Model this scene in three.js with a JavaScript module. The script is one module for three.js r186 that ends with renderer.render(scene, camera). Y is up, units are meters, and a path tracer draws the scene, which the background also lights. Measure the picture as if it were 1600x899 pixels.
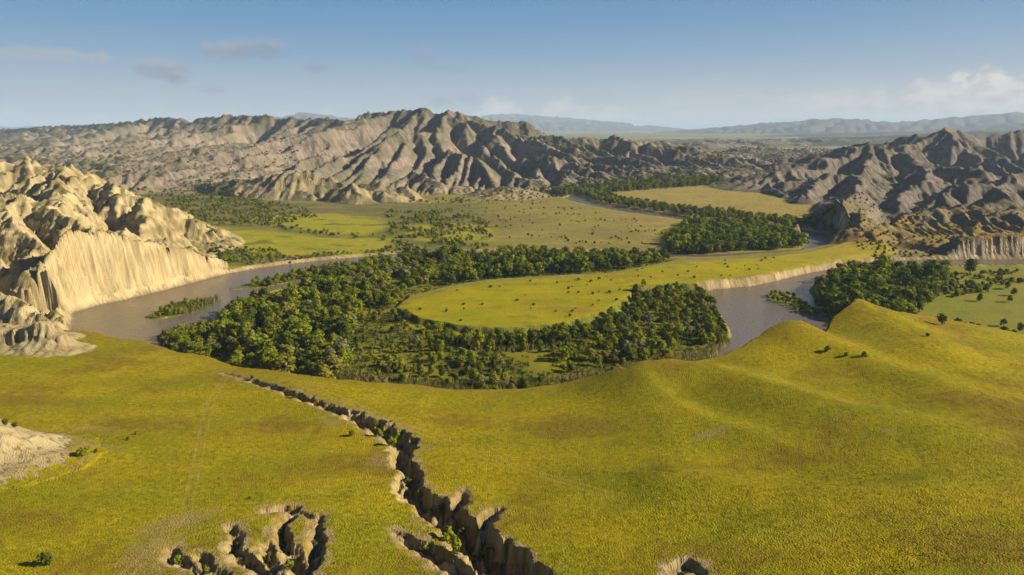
import * as THREE from 'three';
import { mergeGeometries } from 'three/addons/utils/BufferGeometryUtils.js';

// ------------------------------------------------------------------ camera, sky, sun, exposure
const EYE = 100, PITCH = 13.3 * Math.PI / 180, FOV = 46;
const scene = new THREE.Scene();
const camera = new THREE.PerspectiveCamera(FOV, 1600 / 899, 1, 60000);
camera.position.set(0, EYE, 0);
camera.rotation.x = -PITCH;
const renderer = new THREE.WebGLRenderer({ antialias: true });
renderer.toneMapping = THREE.LinearToneMapping;
renderer.toneMappingExposure = 2.2;
renderer.shadowMap.enabled = true;
const SUN_EL = 28 * Math.PI / 180, SUN_TOWARDS = new THREE.Vector3(Math.cos(SUN_EL) * 0.997, Math.sin(SUN_EL), Math.cos(SUN_EL) * 0.08);
const sun = new THREE.DirectionalLight(new THREE.Color().setRGB(1, 0.88, 0.66), 5);
sun.position.copy(SUN_TOWARDS).multiplyScalar(3000).add(new THREE.Vector3(0, 0, -900));
sun.target.position.set(0, 0, -900);
sun.castShadow = true;
sun.shadow.mapSize.set(4096, 4096);
Object.assign(sun.shadow.camera, { left: -1500, right: 1500, top: 1500, bottom: -1500, near: 10, far: 8000 });
scene.add(sun, sun.target);
scene.fog = new THREE.FogExp2(new THREE.Color().setRGB(0.6, 0.77, 1.0), 0.000055);

// ------------------------------------------------------------------ small maths
function rng(seed) { let s = seed >>> 0; return () => { s = (s + 0x6D2B79F5) >>> 0; let t = Math.imul(s ^ s >>> 15, 1 | s); t = t + Math.imul(t ^ t >>> 7, 61 | t) ^ t; return ((t ^ t >>> 14) >>> 0) / 4294967296; }; }
const PERM = new Uint16Array(1024), GX = new Float64Array(256), GY = new Float64Array(256);
{ const r = rng(77); const p = [...Array(256).keys()]; for (let i = 255; i > 0; i--) { const j = Math.floor(r() * (i + 1)); [p[i], p[j]] = [p[j], p[i]]; }
  for (let i = 0; i < 1024; i++) PERM[i] = p[i & 255];
  for (let i = 0; i < 256; i++) { const a = r() * Math.PI * 2; GX[i] = Math.cos(a); GY[i] = Math.sin(a); } }
function noise(x, y) {
  const xi = Math.floor(x), yi = Math.floor(y), fx = x - xi, fy = y - yi, X = xi & 255, Y = yi & 255;
  const u = fx * fx * fx * (fx * (fx * 6 - 15) + 10), v = fy * fy * fy * (fy * (fy * 6 - 15) + 10);
  const a = PERM[PERM[X] + Y], b = PERM[PERM[X + 1] + Y], c = PERM[PERM[X] + Y + 1], d = PERM[PERM[X + 1] + Y + 1];
  const n0 = GX[a] * fx + GY[a] * fy, n1 = GX[b] * (fx - 1) + GY[b] * fy, n2 = GX[c] * fx + GY[c] * (fy - 1), n3 = GX[d] * (fx - 1) + GY[d] * (fy - 1);
  return 1.5 * (n0 + u * (n1 - n0) + v * (n2 - n0 + u * (n0 - n1 - n2 + n3)));
}
function fbm(x, y, oct = 4, gain = 0.5) { let a = 1, s = 0, t = 0; for (let i = 0; i < oct; i++) { s += a * noise(x, y); t += a; a *= gain; const nx = x * 1.74 + y * 0.98 + 17.3; y = y * 1.74 - x * 0.98 + 5.1; x = nx; } return s / t; }
function ridged(x, y, oct = 4) { let a = 1, s = 0, t = 0; for (let i = 0; i < oct; i++) { s += a * (1 - Math.abs(noise(x, y)) * 1.7); t += a; a *= 0.5; const nx = x * 1.74 + y * 0.98 + 31.7; y = y * 1.74 - x * 0.98 + 11.9; x = nx; } return s / t; }
const clamp = (x, a = 0, b = 1) => x < a ? a : x > b ? b : x;
const sm = (a, b, x) => { const t = clamp((x - a) / (b - a)); return t * t * (3 - 2 * t); };
const lerp = (a, b, t) => a + (b - a) * t;
const mix3 = (a, b, t) => { t = clamp(t); return [a[0] + (b[0] - a[0]) * t, a[1] + (b[1] - a[1]) * t, a[2] + (b[2] - a[2]) * t]; };

// surveying: where the sight line through a point of a 1600 x 899 picture meets a distance (atD) or an elevation (atE)
const F = 449.5 / Math.tan(FOV / 2 * Math.PI / 180), CP = Math.cos(PITCH), SP = Math.sin(PITCH);
function ray(u, v) { const xc = (u - 800) / F, yc = (449.5 - v) / F; return [xc, -SP + yc * CP, -(CP + yc * SP)]; }
function atD(u, v, d) { const r = ray(u, v), t = d / -r[2]; return [r[0] * t, EYE + r[1] * t, -d]; }
function atE(u, v, e) { const r = ray(u, v), t = (e - EYE) / r[1]; return [r[0] * t, e, r[2] * t]; }

// ------------------------------------------------------------------ the sky: air and clouds
{
  const W = 3072, H = 1536, data = new Float32Array(W * H * 4), E = renderer.toneMappingExposure;
  const dirOf = (u, v) => { const r = ray(u, v), l = Math.hypot(...r); return [Math.atan2(r[0], -r[2]) * 180 / Math.PI, Math.asin(r[1] / l) * 180 / Math.PI]; };
  const stops = [[-90, [0.30, 0.34, 0.36]], [-1, [0.40, 0.45, 0.48]], [0, [0.43, 0.485, 0.525]], [1.5, [0.42, 0.49, 0.545]], [3.2, [0.35, 0.445, 0.545]], [5.2, [0.22, 0.365, 0.535]], [7.5, [0.125, 0.30, 0.515]], [10, [0.085, 0.252, 0.485]], [16, [0.058, 0.175, 0.40]], [40, [0.030, 0.088, 0.225]], [90, [0.019, 0.058, 0.165]]];
  const wisps = [  // small ragged clouds: centre, half width and half height (degrees), density, greyness
    [...dirOf(252, 108), 1.7, 0.75, 0.75, 0.75], [...dirOf(278, 122), 0.9, 0.5, 0.45, 0.9], [...dirOf(352, 80), 1.8, 0.75, 0.6, 0.7], [...dirOf(408, 76), 1.9, 0.8, 0.55, 0.85], [...dirOf(332, 140), 0.9, 0.28, 0.4, 1.0], [...dirOf(492, 104), 0.9, 0.45, 0.4, 0.9],
    [...dirOf(660, 90), 0.9, 0.9, 0.22, 0.9], [...dirOf(705, 104), 1.6, 0.5, 0.2, 0.9], [...dirOf(30, 83), 5.5, 0.42, 0.6, 0.15], [...dirOf(690, 158), 1.0, 0.5, 0.35, 1.0], [...dirOf(730, 152), 1.2, 0.6, 0.25, 1.0]];
  const [azR] = dirOf(1480, 170), [azM] = dirOf(900, 185), [azS] = dirOf(775, 172);
  for (let j = 0; j < H; j++) {
    const el = (j + 0.5) / H * 180 - 90;
    let k = 0; while (k < stops.length - 2 && el > stops[k + 1][0]) k++;
    const base = mix3(stops[k][1], stops[k + 1][1], (el - stops[k][0]) / (stops[k + 1][0] - stops[k][0]));
    for (let i = 0; i < W; i++) {
      const phi = ((i + 0.5) / W - 0.5) * 2 * Math.PI;     // atan2(z, x)
      let az = phi * 180 / Math.PI + 90; if (az > 180) az -= 360;
      let c = base;
      // the air is paler towards the sun's side (+x)
      const side = Math.cos((az - 105) * Math.PI / 180) * 0.5 + 0.5, low = Math.exp(-Math.max(el, 0) / 7);
      c = mix3(c, [0.66, 0.655, 0.625], 0.95 * side * side * low);
      c = mix3(c, [0.30, 0.40, 0.5], 0.12 * (1 - side));
      if (el > -1 && el < 14) {
        const band = (a0, w) => Math.exp(-(((az - a0) / w) ** 2));
        // cumulus over the far mountains
        const top = 0.9 + 2.3 * band(azR + 3, 13) + 1.1 * band(azM, 5) + 1.35 * band(azS, 1.6) + 0.75 * (0.5 + 0.5 * noise(az * 0.21 + 60, 7.7)) + 0.9 * fbm(az * 0.55, 3.3, 4);
        const dens = fbm(az * 0.62, el * 1.25 + 4, 6, 0.58) + 0.12 * noise(az * 3.1, el * 5);
        const cov = sm(0.0, 0.36, dens + 0.4 * (top - el) + 0.06) * sm(top + 0.35, top - 0.5, el) * (0.46 + 0.54 * band(azR + 4, 10) + 0.3 * band(azS, 2) + 0.2 * band(azM, 5));
        const lit = sm(-0.3, 0.5, fbm(az * 0.62 - 0.35, el * 1.25 + 4.5, 5, 0.55) - dens + 0.25);
        c = mix3(c, mix3([0.50, 0.495, 0.49], [0.80, 0.76, 0.69], lit), cov);
        const veil = sm(4, 14, az) * sm(80, 50, az) * sm(0.1, 0.9, el) * sm(4.2 + 1.2 * noise(az * 0.15, 2), 1.2, el) * clamp(0.5 + 0.8 * fbm(az * 0.3, el * 2.4 + 20, 5, 0.55)); c = mix3(c, [0.62, 0.605, 0.575], 0.75 * veil);
        for (const w of wisps) {
          const dx = (az - w[0]) / w[2], dy = (el - w[1]) / w[3], q = dx * dx + dy * dy;
          if (q < 4) { const n = fbm(az * 0.9 + w[0], el * 2.2 + w[1], 6, 0.66); const a = sm(0.0, 0.6, 0.85 - q * 0.6 + n * 1.2) * w[4] * 1.25; c = mix3(c, mix3([0.44, 0.45, 0.47], [0.20, 0.25, 0.335], w[5] - 0.5 * sm(0, 0.6, dy + n)), a * 0.8); }
        }
      } else if (el >= 14) {   // a few scattered wisps go on overhead
        const n = fbm(az * 0.12 + 9, el * 0.2, 5, 0.55); c = mix3(c, [0.36, 0.39, 0.43], 0.25 * sm(0.28, 0.6, n) * sm(14, 25, el) * sm(75, 55, el));
      }
      const o = (j * W + i) * 4; data[o] = c[0] / E; data[o + 1] = c[1] / E; data[o + 2] = c[2] / E; data[o + 3] = 1;
    }
  }
  const tex = new THREE.DataTexture(data, W, H, THREE.RGBAFormat, THREE.FloatType);
  tex.mapping = THREE.EquirectangularReflectionMapping; tex.magFilter = tex.minFilter = THREE.LinearFilter; tex.needsUpdate = true;
  scene.background = tex; scene.environment = tex;
}

// ------------------------------------------------------------------ outlines on the valley floor
const poly = (e, pts) => pts.map(([u, v]) => { const p = atE(u, v, e); return [p[0], p[2]]; });
const RIVER = [
  poly(0, [[104, 545], [108, 515], [113, 488], [150, 478], [200, 467], [250, 455], [300, 442], [345, 430], [390, 421], [440, 414], [500, 407], [560, 402], [620, 397], [700, 394.5], [850, 394], [950, 396], [1040, 398], [1100, 398], [1200, 393], [1252, 390], [1262, 379], [1256, 368], [1230, 362], [1185, 355.5], [1140, 352], [1100, 348], [1060, 343.5], [1030, 339], [980, 333], [930, 323.5], [900, 316.5], [880, 310], [893, 305], [905, 305], [921, 311], [926, 317], [950, 321.5], [1000, 328], [1045, 335], [1080, 341], [1110, 344], [1168, 348.5], [1200, 353], [1240, 358], [1265, 361], [1290, 366], [1312, 374], [1290, 385], [1265, 391], [1240, 394], [1200, 397.5], [1150, 403], [1100, 406], [1040, 405], [950, 402], [800, 400.5], [620, 404], [562, 411], [545, 425], [490, 438], [440, 455], [400, 466], [370, 478], [345, 500], [300, 512], [240, 527], [228, 548]]),
  poly(0, [[104, 530], [200, 515], [240, 524], [300, 560], [400, 595], [520, 612], [640, 618], [760, 624], [880, 616], [1000, 598], [1100, 566], [1142, 528], [1215, 530], [1180, 562], [1100, 605], [1000, 632], [880, 652], [640, 657], [400, 632], [250, 592], [104, 562]]),
  poly(0, [[1145, 530], [1140, 515], [1125, 490], [1108, 475], [1098, 457], [1115, 452.5], [1180, 447], [1250, 430], [1300, 420], [1390, 408], [1450, 405.5], [1600, 405], [1900, 405], [1900, 418], [1600, 416.5], [1500, 417], [1400, 424], [1300, 434], [1275, 442], [1264, 455], [1275, 470], [1310, 497], [1340, 520], [1250, 548], [1180, 578], [1120, 612]])];
const ISLANDS = [
  poly(0.4, [[222, 496], [255, 480], [300, 469], [348, 463], [333, 474], [290, 490], [250, 498]]),
  poly(0.4, [[352, 453], [400, 440], [470, 425], [540, 410], [556, 413], [530, 425], [470, 437], [410, 449]]),
  poly(0.4, [[1194, 459], [1222, 455], [1246, 464], [1275, 482], [1300, 492], [1270, 493], [1230, 478], [1205, 470]])];
const GOLD = poly(6, [[618, 482], [640, 464], [700, 449], [760, 439], [850, 431], [950, 425], [1020, 414], [1100, 407], [1200, 399], [1262, 391], [1330, 374], [1384, 370], [1396, 392], [1340, 400], [1270, 410], [1200, 428], [1150, 443], [1100, 452], [1050, 449], [1000, 456], [976, 474], [946, 494], [884, 511], [800, 519], [733, 517], [660, 504]]);
const WOOD_LOW = poly(2, [[225, 545], [300, 505], [345, 490], [380, 470], [440, 453], [480, 438], [545, 422], [560, 408], [620, 400], [800, 398], [950, 400], [1060, 405], [1010, 416], [950, 427], [850, 433], [760, 440], [700, 450], [640, 465], [614, 486], [656, 506], [733, 519], [800, 521], [884, 513], [946, 496], [976, 476], [1000, 458], [1050, 452], [1100, 453], [1115, 475], [1142, 528], [1110, 566], [1000, 602], [850, 650], [640, 660], [400, 630], [225, 570]]);
const LOOP_LOW = poly(2, [[1000, 404], [1040, 396], [1060, 372], [1020, 368], [1060, 345], [1140, 350], [1190, 355], [1256, 367], [1263, 380], [1252, 391], [1200, 395], [1100, 400]]);
const EAST_LOW = poly(2, [[1262, 440], [1330, 425], [1500, 414], [1900, 412], [1900, 600], [1500, 600], [1330, 530], [1262, 470]]);
const FIELDS = [poly(4, [[285, 357], [330, 354], [420, 362], [520, 370], [610, 372], [640, 380], [560, 392], [450, 397], [390, 390], [345, 376]]), poly(5, [[385, 342], [430, 333], [520, 331], [590, 338], [600, 352], [570, 364], [520, 362], [450, 350]]), poly(5, [[640, 352], [700, 345], [770, 350], [775, 372], [660, 374]])];
const inPoly = (P, x, z) => { let c = false; for (let i = 0, j = P.length - 1; i < P.length; j = i++) { const a = P[i], b = P[j]; if ((a[1] > z) !== (b[1] > z) && x < (b[0] - a[0]) * (z - a[1]) / (b[1] - a[1]) + a[0]) c = !c; } return c; };
function sdist(P, x, z) { let m = 1e18; for (let i = 0, j = P.length - 1; i < P.length; j = i++) { const a = P[i], b = P[j], dx = b[0] - a[0], dz = b[1] - a[1]; let t = ((x - a[0]) * dx + (z - a[1]) * dz) / (dx * dx + dz * dz); t = t < 0 ? 0 : t > 1 ? 1 : t; const ex = x - a[0] - t * dx, ez = z - a[1] - t * dz, q = ex * ex + ez * ez; if (q < m) m = q; } m = Math.sqrt(m); return inPoly(P, x, z) ? -m : m; }
class Field {           // a signed distance sampled every 2 m
  constructor(x0, x1, z0, z1, d, f) { this.x0 = x0; this.z0 = z0; this.d = d; this.nx = Math.ceil((x1 - x0) / d) + 1; this.nz = Math.ceil((z1 - z0) / d) + 1; this.a = new Float32Array(this.nx * this.nz); for (let j = 0; j < this.nz; j++) for (let i = 0; i < this.nx; i++) this.a[j * this.nx + i] = f(x0 + i * d, z0 + j * d); }
  at(x, z) { let fx = clamp((x - this.x0) / this.d, 0, this.nx - 1.001), fz = clamp((z - this.z0) / this.d, 0, this.nz - 1.001); const i = fx | 0, j = fz | 0; fx -= i; fz -= j; const o = j * this.nx + i, a = this.a; return (a[o] * (1 - fx) + a[o + 1] * fx) * (1 - fz) + (a[o + this.nx] * (1 - fx) + a[o + this.nx + 1] * fx) * fz; }
}
const VX0 = -460, VX1 = 620, VZ0 = -1330, VZ1 = -170;
const riverField = new Field(VX0, VX1, VZ0, VZ1, 2, (x, z) => { let m = 1e9; for (const P of RIVER) m = Math.min(m, sdist(P, x, z)); for (const P of ISLANDS) m = Math.max(m, -sdist(P, x, z)); return m; });
const lowField = new Field(VX0, VX1, VZ0, VZ1, 2, (x, z) => Math.min(sdist(WOOD_LOW, x, z), sdist(LOOP_LOW, x, z), sdist(EAST_LOW, x, z), ...ISLANDS.map((P) => sdist(P, x, z))));
const goldField = new Field(VX0, VX1, VZ0, VZ1, 2, (x, z) => sdist(GOLD, x, z));
function wet(x, z) {    // metres from the water's edge, negative in the river, with a ragged bank
  const w = riverField.at(x, z), out = Math.max(VX0 - x, x - VX1, VZ0 - z, z - VZ1, 0);
  return w + out + (Math.abs(w) < 30 ? 0.9 * noise(x * 0.11, z * 0.11) + 0.25 * noise(x * 0.37, z * 0.37) : 0);
}

// ------------------------------------------------------------------ near meadow: thin plate through surveyed points
function thinPlate(P) {   // P: [x, value, z]
  const n = P.length, m = n + 3, A = Array.from({ length: m }, () => new Float64Array(m + 1)), U = (q) => q < 1e-9 ? 0 : 0.5 * q * Math.log(q);
  for (let i = 0; i < n; i++) { for (let j = 0; j < n; j++) A[i][j] = U(((P[i][0] - P[j][0]) ** 2 + (P[i][2] - P[j][2]) ** 2) * 1e-4) + (i === j ? 0.002 : 0); A[i][n] = A[n][i] = 1; A[i][n + 1] = A[n + 1][i] = P[i][0] * 0.01; A[i][n + 2] = A[n + 2][i] = P[i][2] * 0.01; A[i][m] = P[i][1]; }
  for (let c = 0; c < m; c++) { let p = c; for (let r = c + 1; r < m; r++) if (Math.abs(A[r][c]) > Math.abs(A[p][c])) p = r; [A[c], A[p]] = [A[p], A[c]]; for (let r = 0; r < m; r++) if (r !== c) { const f = A[r][c] / A[c][c]; if (f) for (let k = c; k <= m; k++) A[r][k] -= f * A[c][k]; } }
  const w = A.map((row, i) => row[m] / row[i]);
  return (x, z) => { let s = w[n] + w[n + 1] * x * 0.01 + w[n + 2] * z * 0.01; for (let i = 0; i < n; i++) { const q = ((x - P[i][0]) ** 2 + (z - P[i][2]) ** 2) * 1e-4; if (q > 1e-9) s += w[i] * 0.5 * q * Math.log(q); } return s; };
}
const RIM = [[-40, 520, 297], [75, 514, 296], [120, 516, 286], [200, 530, 268], [300, 553, 245], [400, 578, 220], [500, 590, 208], [600, 598, 201], [700, 606, 197], [760, 610, 195], [820, 607, 195], [880, 600, 195], [940, 587, 195], [1000, 575, 195], [1060, 565, 198], [1110, 562, 200], [1150, 546, 205], [1180, 531, 210], [1212, 517, 214], [1245, 511, 216], [1268, 515, 219], [1286, 521, 225], [1302, 500, 233], [1325, 482, 239], [1342, 476, 242], [1362, 482, 244], [1420, 489, 246], [1470, 496, 246], [1530, 507, 243], [1600, 522, 240], [1700, 540, 236], [1900, 560, 230]].map((p) => atD(...p));
const meadowPlate = thinPlate([...RIM,
  ...[[1300, 560, 31.5], [1440, 545, 33], [1600, 560, 31], [1200, 590, 31], [1330, 640, 31], [1600, 660, 34], [1100, 620, 27.5], [950, 640, 25], [800, 660, 23], [650, 640, 22], [450, 620, 21], [300, 600, 19], [150, 560, 17.5], [60, 590, 19.5], [0, 620, 21], [200, 650, 21.5], [0, 720, 25], [300, 740, 24], [550, 720, 23.5], [760, 760, 24], [1000, 740, 26.5], [1250, 740, 29.5], [1600, 760, 35], [0, 899, 27], [300, 899, 27], [600, 899, 26], [900, 899, 26.5], [1200, 899, 29.5], [1600, 899, 35]].map((p) => atE(...p)),
  [-150, 27, -40], [0, 27, -40], [150, 33, -40], [-260, 26, -150], [260, 37, -150], [-330, 16, -290], [330, 30, -250]]);
const rimX = RIM.map((p) => p[0]), rimZ = RIM.map((p) => p[2]);
function rimAt(x) { let i = 0; while (i < rimX.length - 2 && x > rimX[i + 1]) i++; const t = clamp((x - rimX[i]) / (rimX[i + 1] - rimX[i])); return lerp(rimZ[i], rimZ[i + 1], t * t * (3 - 2 * t) * 0.5 + t * 0.5); }
// long low swells running down from the two knolls; steeper on the left
const onPlate = (u, v) => { let e = 26, p; for (let k = 0; k < 12; k++) { p = atE(u, v, e); e = meadowPlate(p[0], p[2]); } return p; };
const swell = (pts, h0, h1, wl, wr) => ({ pts: pts.map(([u, v]) => onPlate(u, v)), h0, h1, wl, wr });
const SWELLS = [
  swell([[1247, 514], [1275, 530], [1330, 562], [1400, 590], [1500, 618], [1650, 655]], 2.6, 2.0, 11, 8),
  swell([[1345, 480], [1385, 495], [1440, 530], [1500, 575], [1600, 620]], 2.6, 1.8, 18, 10),
  swell([[1040, 575], [1110, 585], [1200, 612], [1320, 645], [1450, 665], [1650, 690]], 2.4, 2.4, 16, 6),
  swell([[985, 592], [1050, 640], [1110, 668], [1190, 690], [1270, 712]], 1.1, 1.9, 14, 5),
  swell([[1060, 752], [1180, 768], [1350, 772], [1600, 735]], 1.9, 1.7, 11, 5),
  swell([[250, 590], [420, 600], [600, 640], [760, 690]], 1.0, 0.9, 12, 9),
  swell([[1130, 700], [1250, 742], [1400, 745], [1600, 715]], -1.2, -1.2, 9, 9)];
function along(pts, x, z) { let best = 1e18, bs = 0, side = 1, L = 0, at = 0; for (let i = 0; i < pts.length - 1; i++) { const a = pts[i], b = pts[i + 1], dx = b[0] - a[0], dz = b[2] - a[2], l2 = dx * dx + dz * dz, l = Math.sqrt(l2); let t = ((x - a[0]) * dx + (z - a[2]) * dz) / l2; t = clamp(t); const ex = x - a[0] - t * dx, ez = z - a[2] - t * dz, q = ex * ex + ez * ez; if (q < best) { best = q; bs = L + t * l; side = dx * ez - dz * ex > 0 ? 1 : -1; at = i + t; } L += l; } return [Math.sqrt(best), bs / L, side, at, bs]; }
function meadowBase(x, z) {
  let h = meadowPlate(x, z);
  for (const s of SWELLS) { const [d, t, side] = along(s.pts, x, z), w = side > 0 ? s.wl : s.wr; if (d < w * 3) h += lerp(s.h0, s.h1, t) * Math.exp(-((d / w) ** 2)) * (1 - sm(0.62, 1, t)); }
  h += 0.55 * fbm(x * 0.022, z * 0.022, 3) + 0.12 * noise(x * 0.14, z * 0.14);
  return h;
}
const onMeadow = (u, v) => { let e = 26, p; for (let k = 0; k < 14; k++) { p = atE(u, v, e); e = lerp(e, meadowBase(p[0], p[2]), 0.8); } return [p[0], e, p[2]]; };
// gullies: picture points with half width and depth in metres
const gully = (rag, pts) => ({ rag, pts: pts.map(([u, v, w, d]) => [...onMeadow(u, v), w, d]) });
const GULLIES = [
  gully(1.5, [[352, 583, 0.3, 0.7], [385, 592, 0.6, 1.5], [425, 603, 0.7, 1.9], [462, 617, 1.0, 2.4], [500, 631, 1.0, 2.6], [540, 644, 1.3, 3.2], [578, 661, 2.2, 3.6], [606, 674, 3.2, 4.2], [630, 692, 2.8, 4.4], [627, 712, 2.0, 5], [640, 736, 2.0, 5], [640, 760, 2.4, 5.5], [672, 788, 3.2, 6.5], [712, 815, 4.0, 8], [755, 855, 4.6, 9], [795, 885, 4.6, 9.5], [835, 930, 5, 10]]),
  gully(0.7, [[738, 828, 2.0, 6], [762, 806, 1.2, 3.5], [774, 796, 0.6, 1.6]]),
  gully(0.7, [[700, 800, 1.6, 5], [716, 782, 1.2, 3.5], [722, 770, 0.7, 1.6]]),
  gully(0.9, [[620, 832, 0.6, 1.2], [645, 848, 1.5, 2.2], [672, 862, 1.7, 2.6], [702, 880, 2.0, 3], [740, 905, 2.2, 3.4]]),
  gully(1.0, [[412, 797, 0.39, 1.4], [440, 792, 0.55, 1.6], [458, 796, 0.70, 2.2], [448, 812, 0.94, 2.6], [438, 826, 0.86, 2.8], [448, 848, 1.25, 3.6], [464, 872, 1.79, 4.4], [475, 890, 2.03, 4.6]]),
  gully(1.0, [[500, 806, 0.39, 1.4], [494, 826, 0.70, 2.2], [500, 842, 0.78, 2.4], [490, 862, 1.25, 3.4], [476, 885, 1.72, 4.4], [470, 905, 2.03, 4.6]]),
  gully(0.8, [[458, 798, 0.39, 1.2], [480, 803, 0.39, 1.2], [500, 812, 0.31, 1]]),
  gully(1.0, [[360, 824, 0.62, 1.6], [370, 838, 0.94, 2.6], [366, 856, 1.09, 3], [372, 870, 1.25, 2.6], [395, 880, 1.40, 2.6], [420, 892, 1.56, 3], [440, 910, 1.56, 3]]),
  gully(1.0, [[416, 850, 0.94, 2.4], [420, 868, 1.09, 3], [428, 888, 1.25, 3]]),
  gully(1.0, [[268, 858, 0.70, 1.6], [276, 876, 1.01, 2.4], [300, 882, 0.86, 2], [322, 886, 1.17, 2.4], [345, 902, 1.25, 2.4]]),
  gully(0.9, [[312, 868, 0.70, 1.6], [322, 886, 0.94, 2.2]]),
  gully(0.9, [[1052, 890, 1.1, 1.6], [1075, 884, 1.4, 2], [1092, 892, 1.2, 1.8], [1085, 912, 1.6, 2.2]])];
for (const g of GULLIES) { g.box = [1e9, -1e9, 1e9, -1e9]; for (const p of g.pts) { g.box[0] = Math.min(g.box[0], p[0] - 14); g.box[1] = Math.max(g.box[1], p[0] + 14); g.box[2] = Math.min(g.box[2], p[2] - 14); g.box[3] = Math.max(g.box[3], p[2] + 14); } }
const WALL = [[75, 500, 425, 10], [113, 488, 402, 11], [150, 478, 364, 11], [200, 467, 361, 11], [250, 455, 381, 11], [300, 442, 388, 10], [345, 430, 404, 8], [392, 421, 418, 5]].map(([u, v, vt, back]) => { const p = atE(u, v, 0), x = p[0] - 0.96 * back, z = p[2] - 0.27 * back, yc = (449.5 - vt) / F; return [x, EYE - -z * (SP - yc * CP) / (CP + yc * SP), z]; });
let bareHere = 0;        // set by meadowHeight: how near the lip or inside of a gully (bare earth, its walls also painted darker as shade)
function meadowHeight(x, z) {
  const h = meadowBase(x, z); let cut = 0; bareHere = 0;
  for (const g of GULLIES) {
    const b = g.box; if (x < b[0] || x > b[1] || z < b[2] || z > b[3]) continue;
    const [d, , side, at] = along(g.pts, x, z), i = Math.min(at | 0, g.pts.length - 2), t = at - i, w = lerp(g.pts[i][3], g.pts[i + 1][3], t), dep = lerp(g.pts[i][4], g.pts[i + 1][4], t);
    if (d > w + 9) continue;
    const e = d + g.rag * (1.1 * noise(x * 0.31, z * 0.31) + 0.4 * noise(x * 0.83 + 9, z * 0.83) + 0.25 * noise(x * 2.1, z * 2.1)) * Math.min(1, 0.35 + w * 0.4);
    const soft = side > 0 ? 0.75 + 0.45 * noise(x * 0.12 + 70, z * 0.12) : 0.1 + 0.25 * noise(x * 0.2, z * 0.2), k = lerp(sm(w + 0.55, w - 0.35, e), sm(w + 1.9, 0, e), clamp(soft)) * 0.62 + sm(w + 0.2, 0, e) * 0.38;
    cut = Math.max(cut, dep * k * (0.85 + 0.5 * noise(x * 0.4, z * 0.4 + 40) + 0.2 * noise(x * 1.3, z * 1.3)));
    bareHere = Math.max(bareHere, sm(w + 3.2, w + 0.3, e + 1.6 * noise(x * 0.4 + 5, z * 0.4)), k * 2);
  }
  return h - cut;
}

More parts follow.
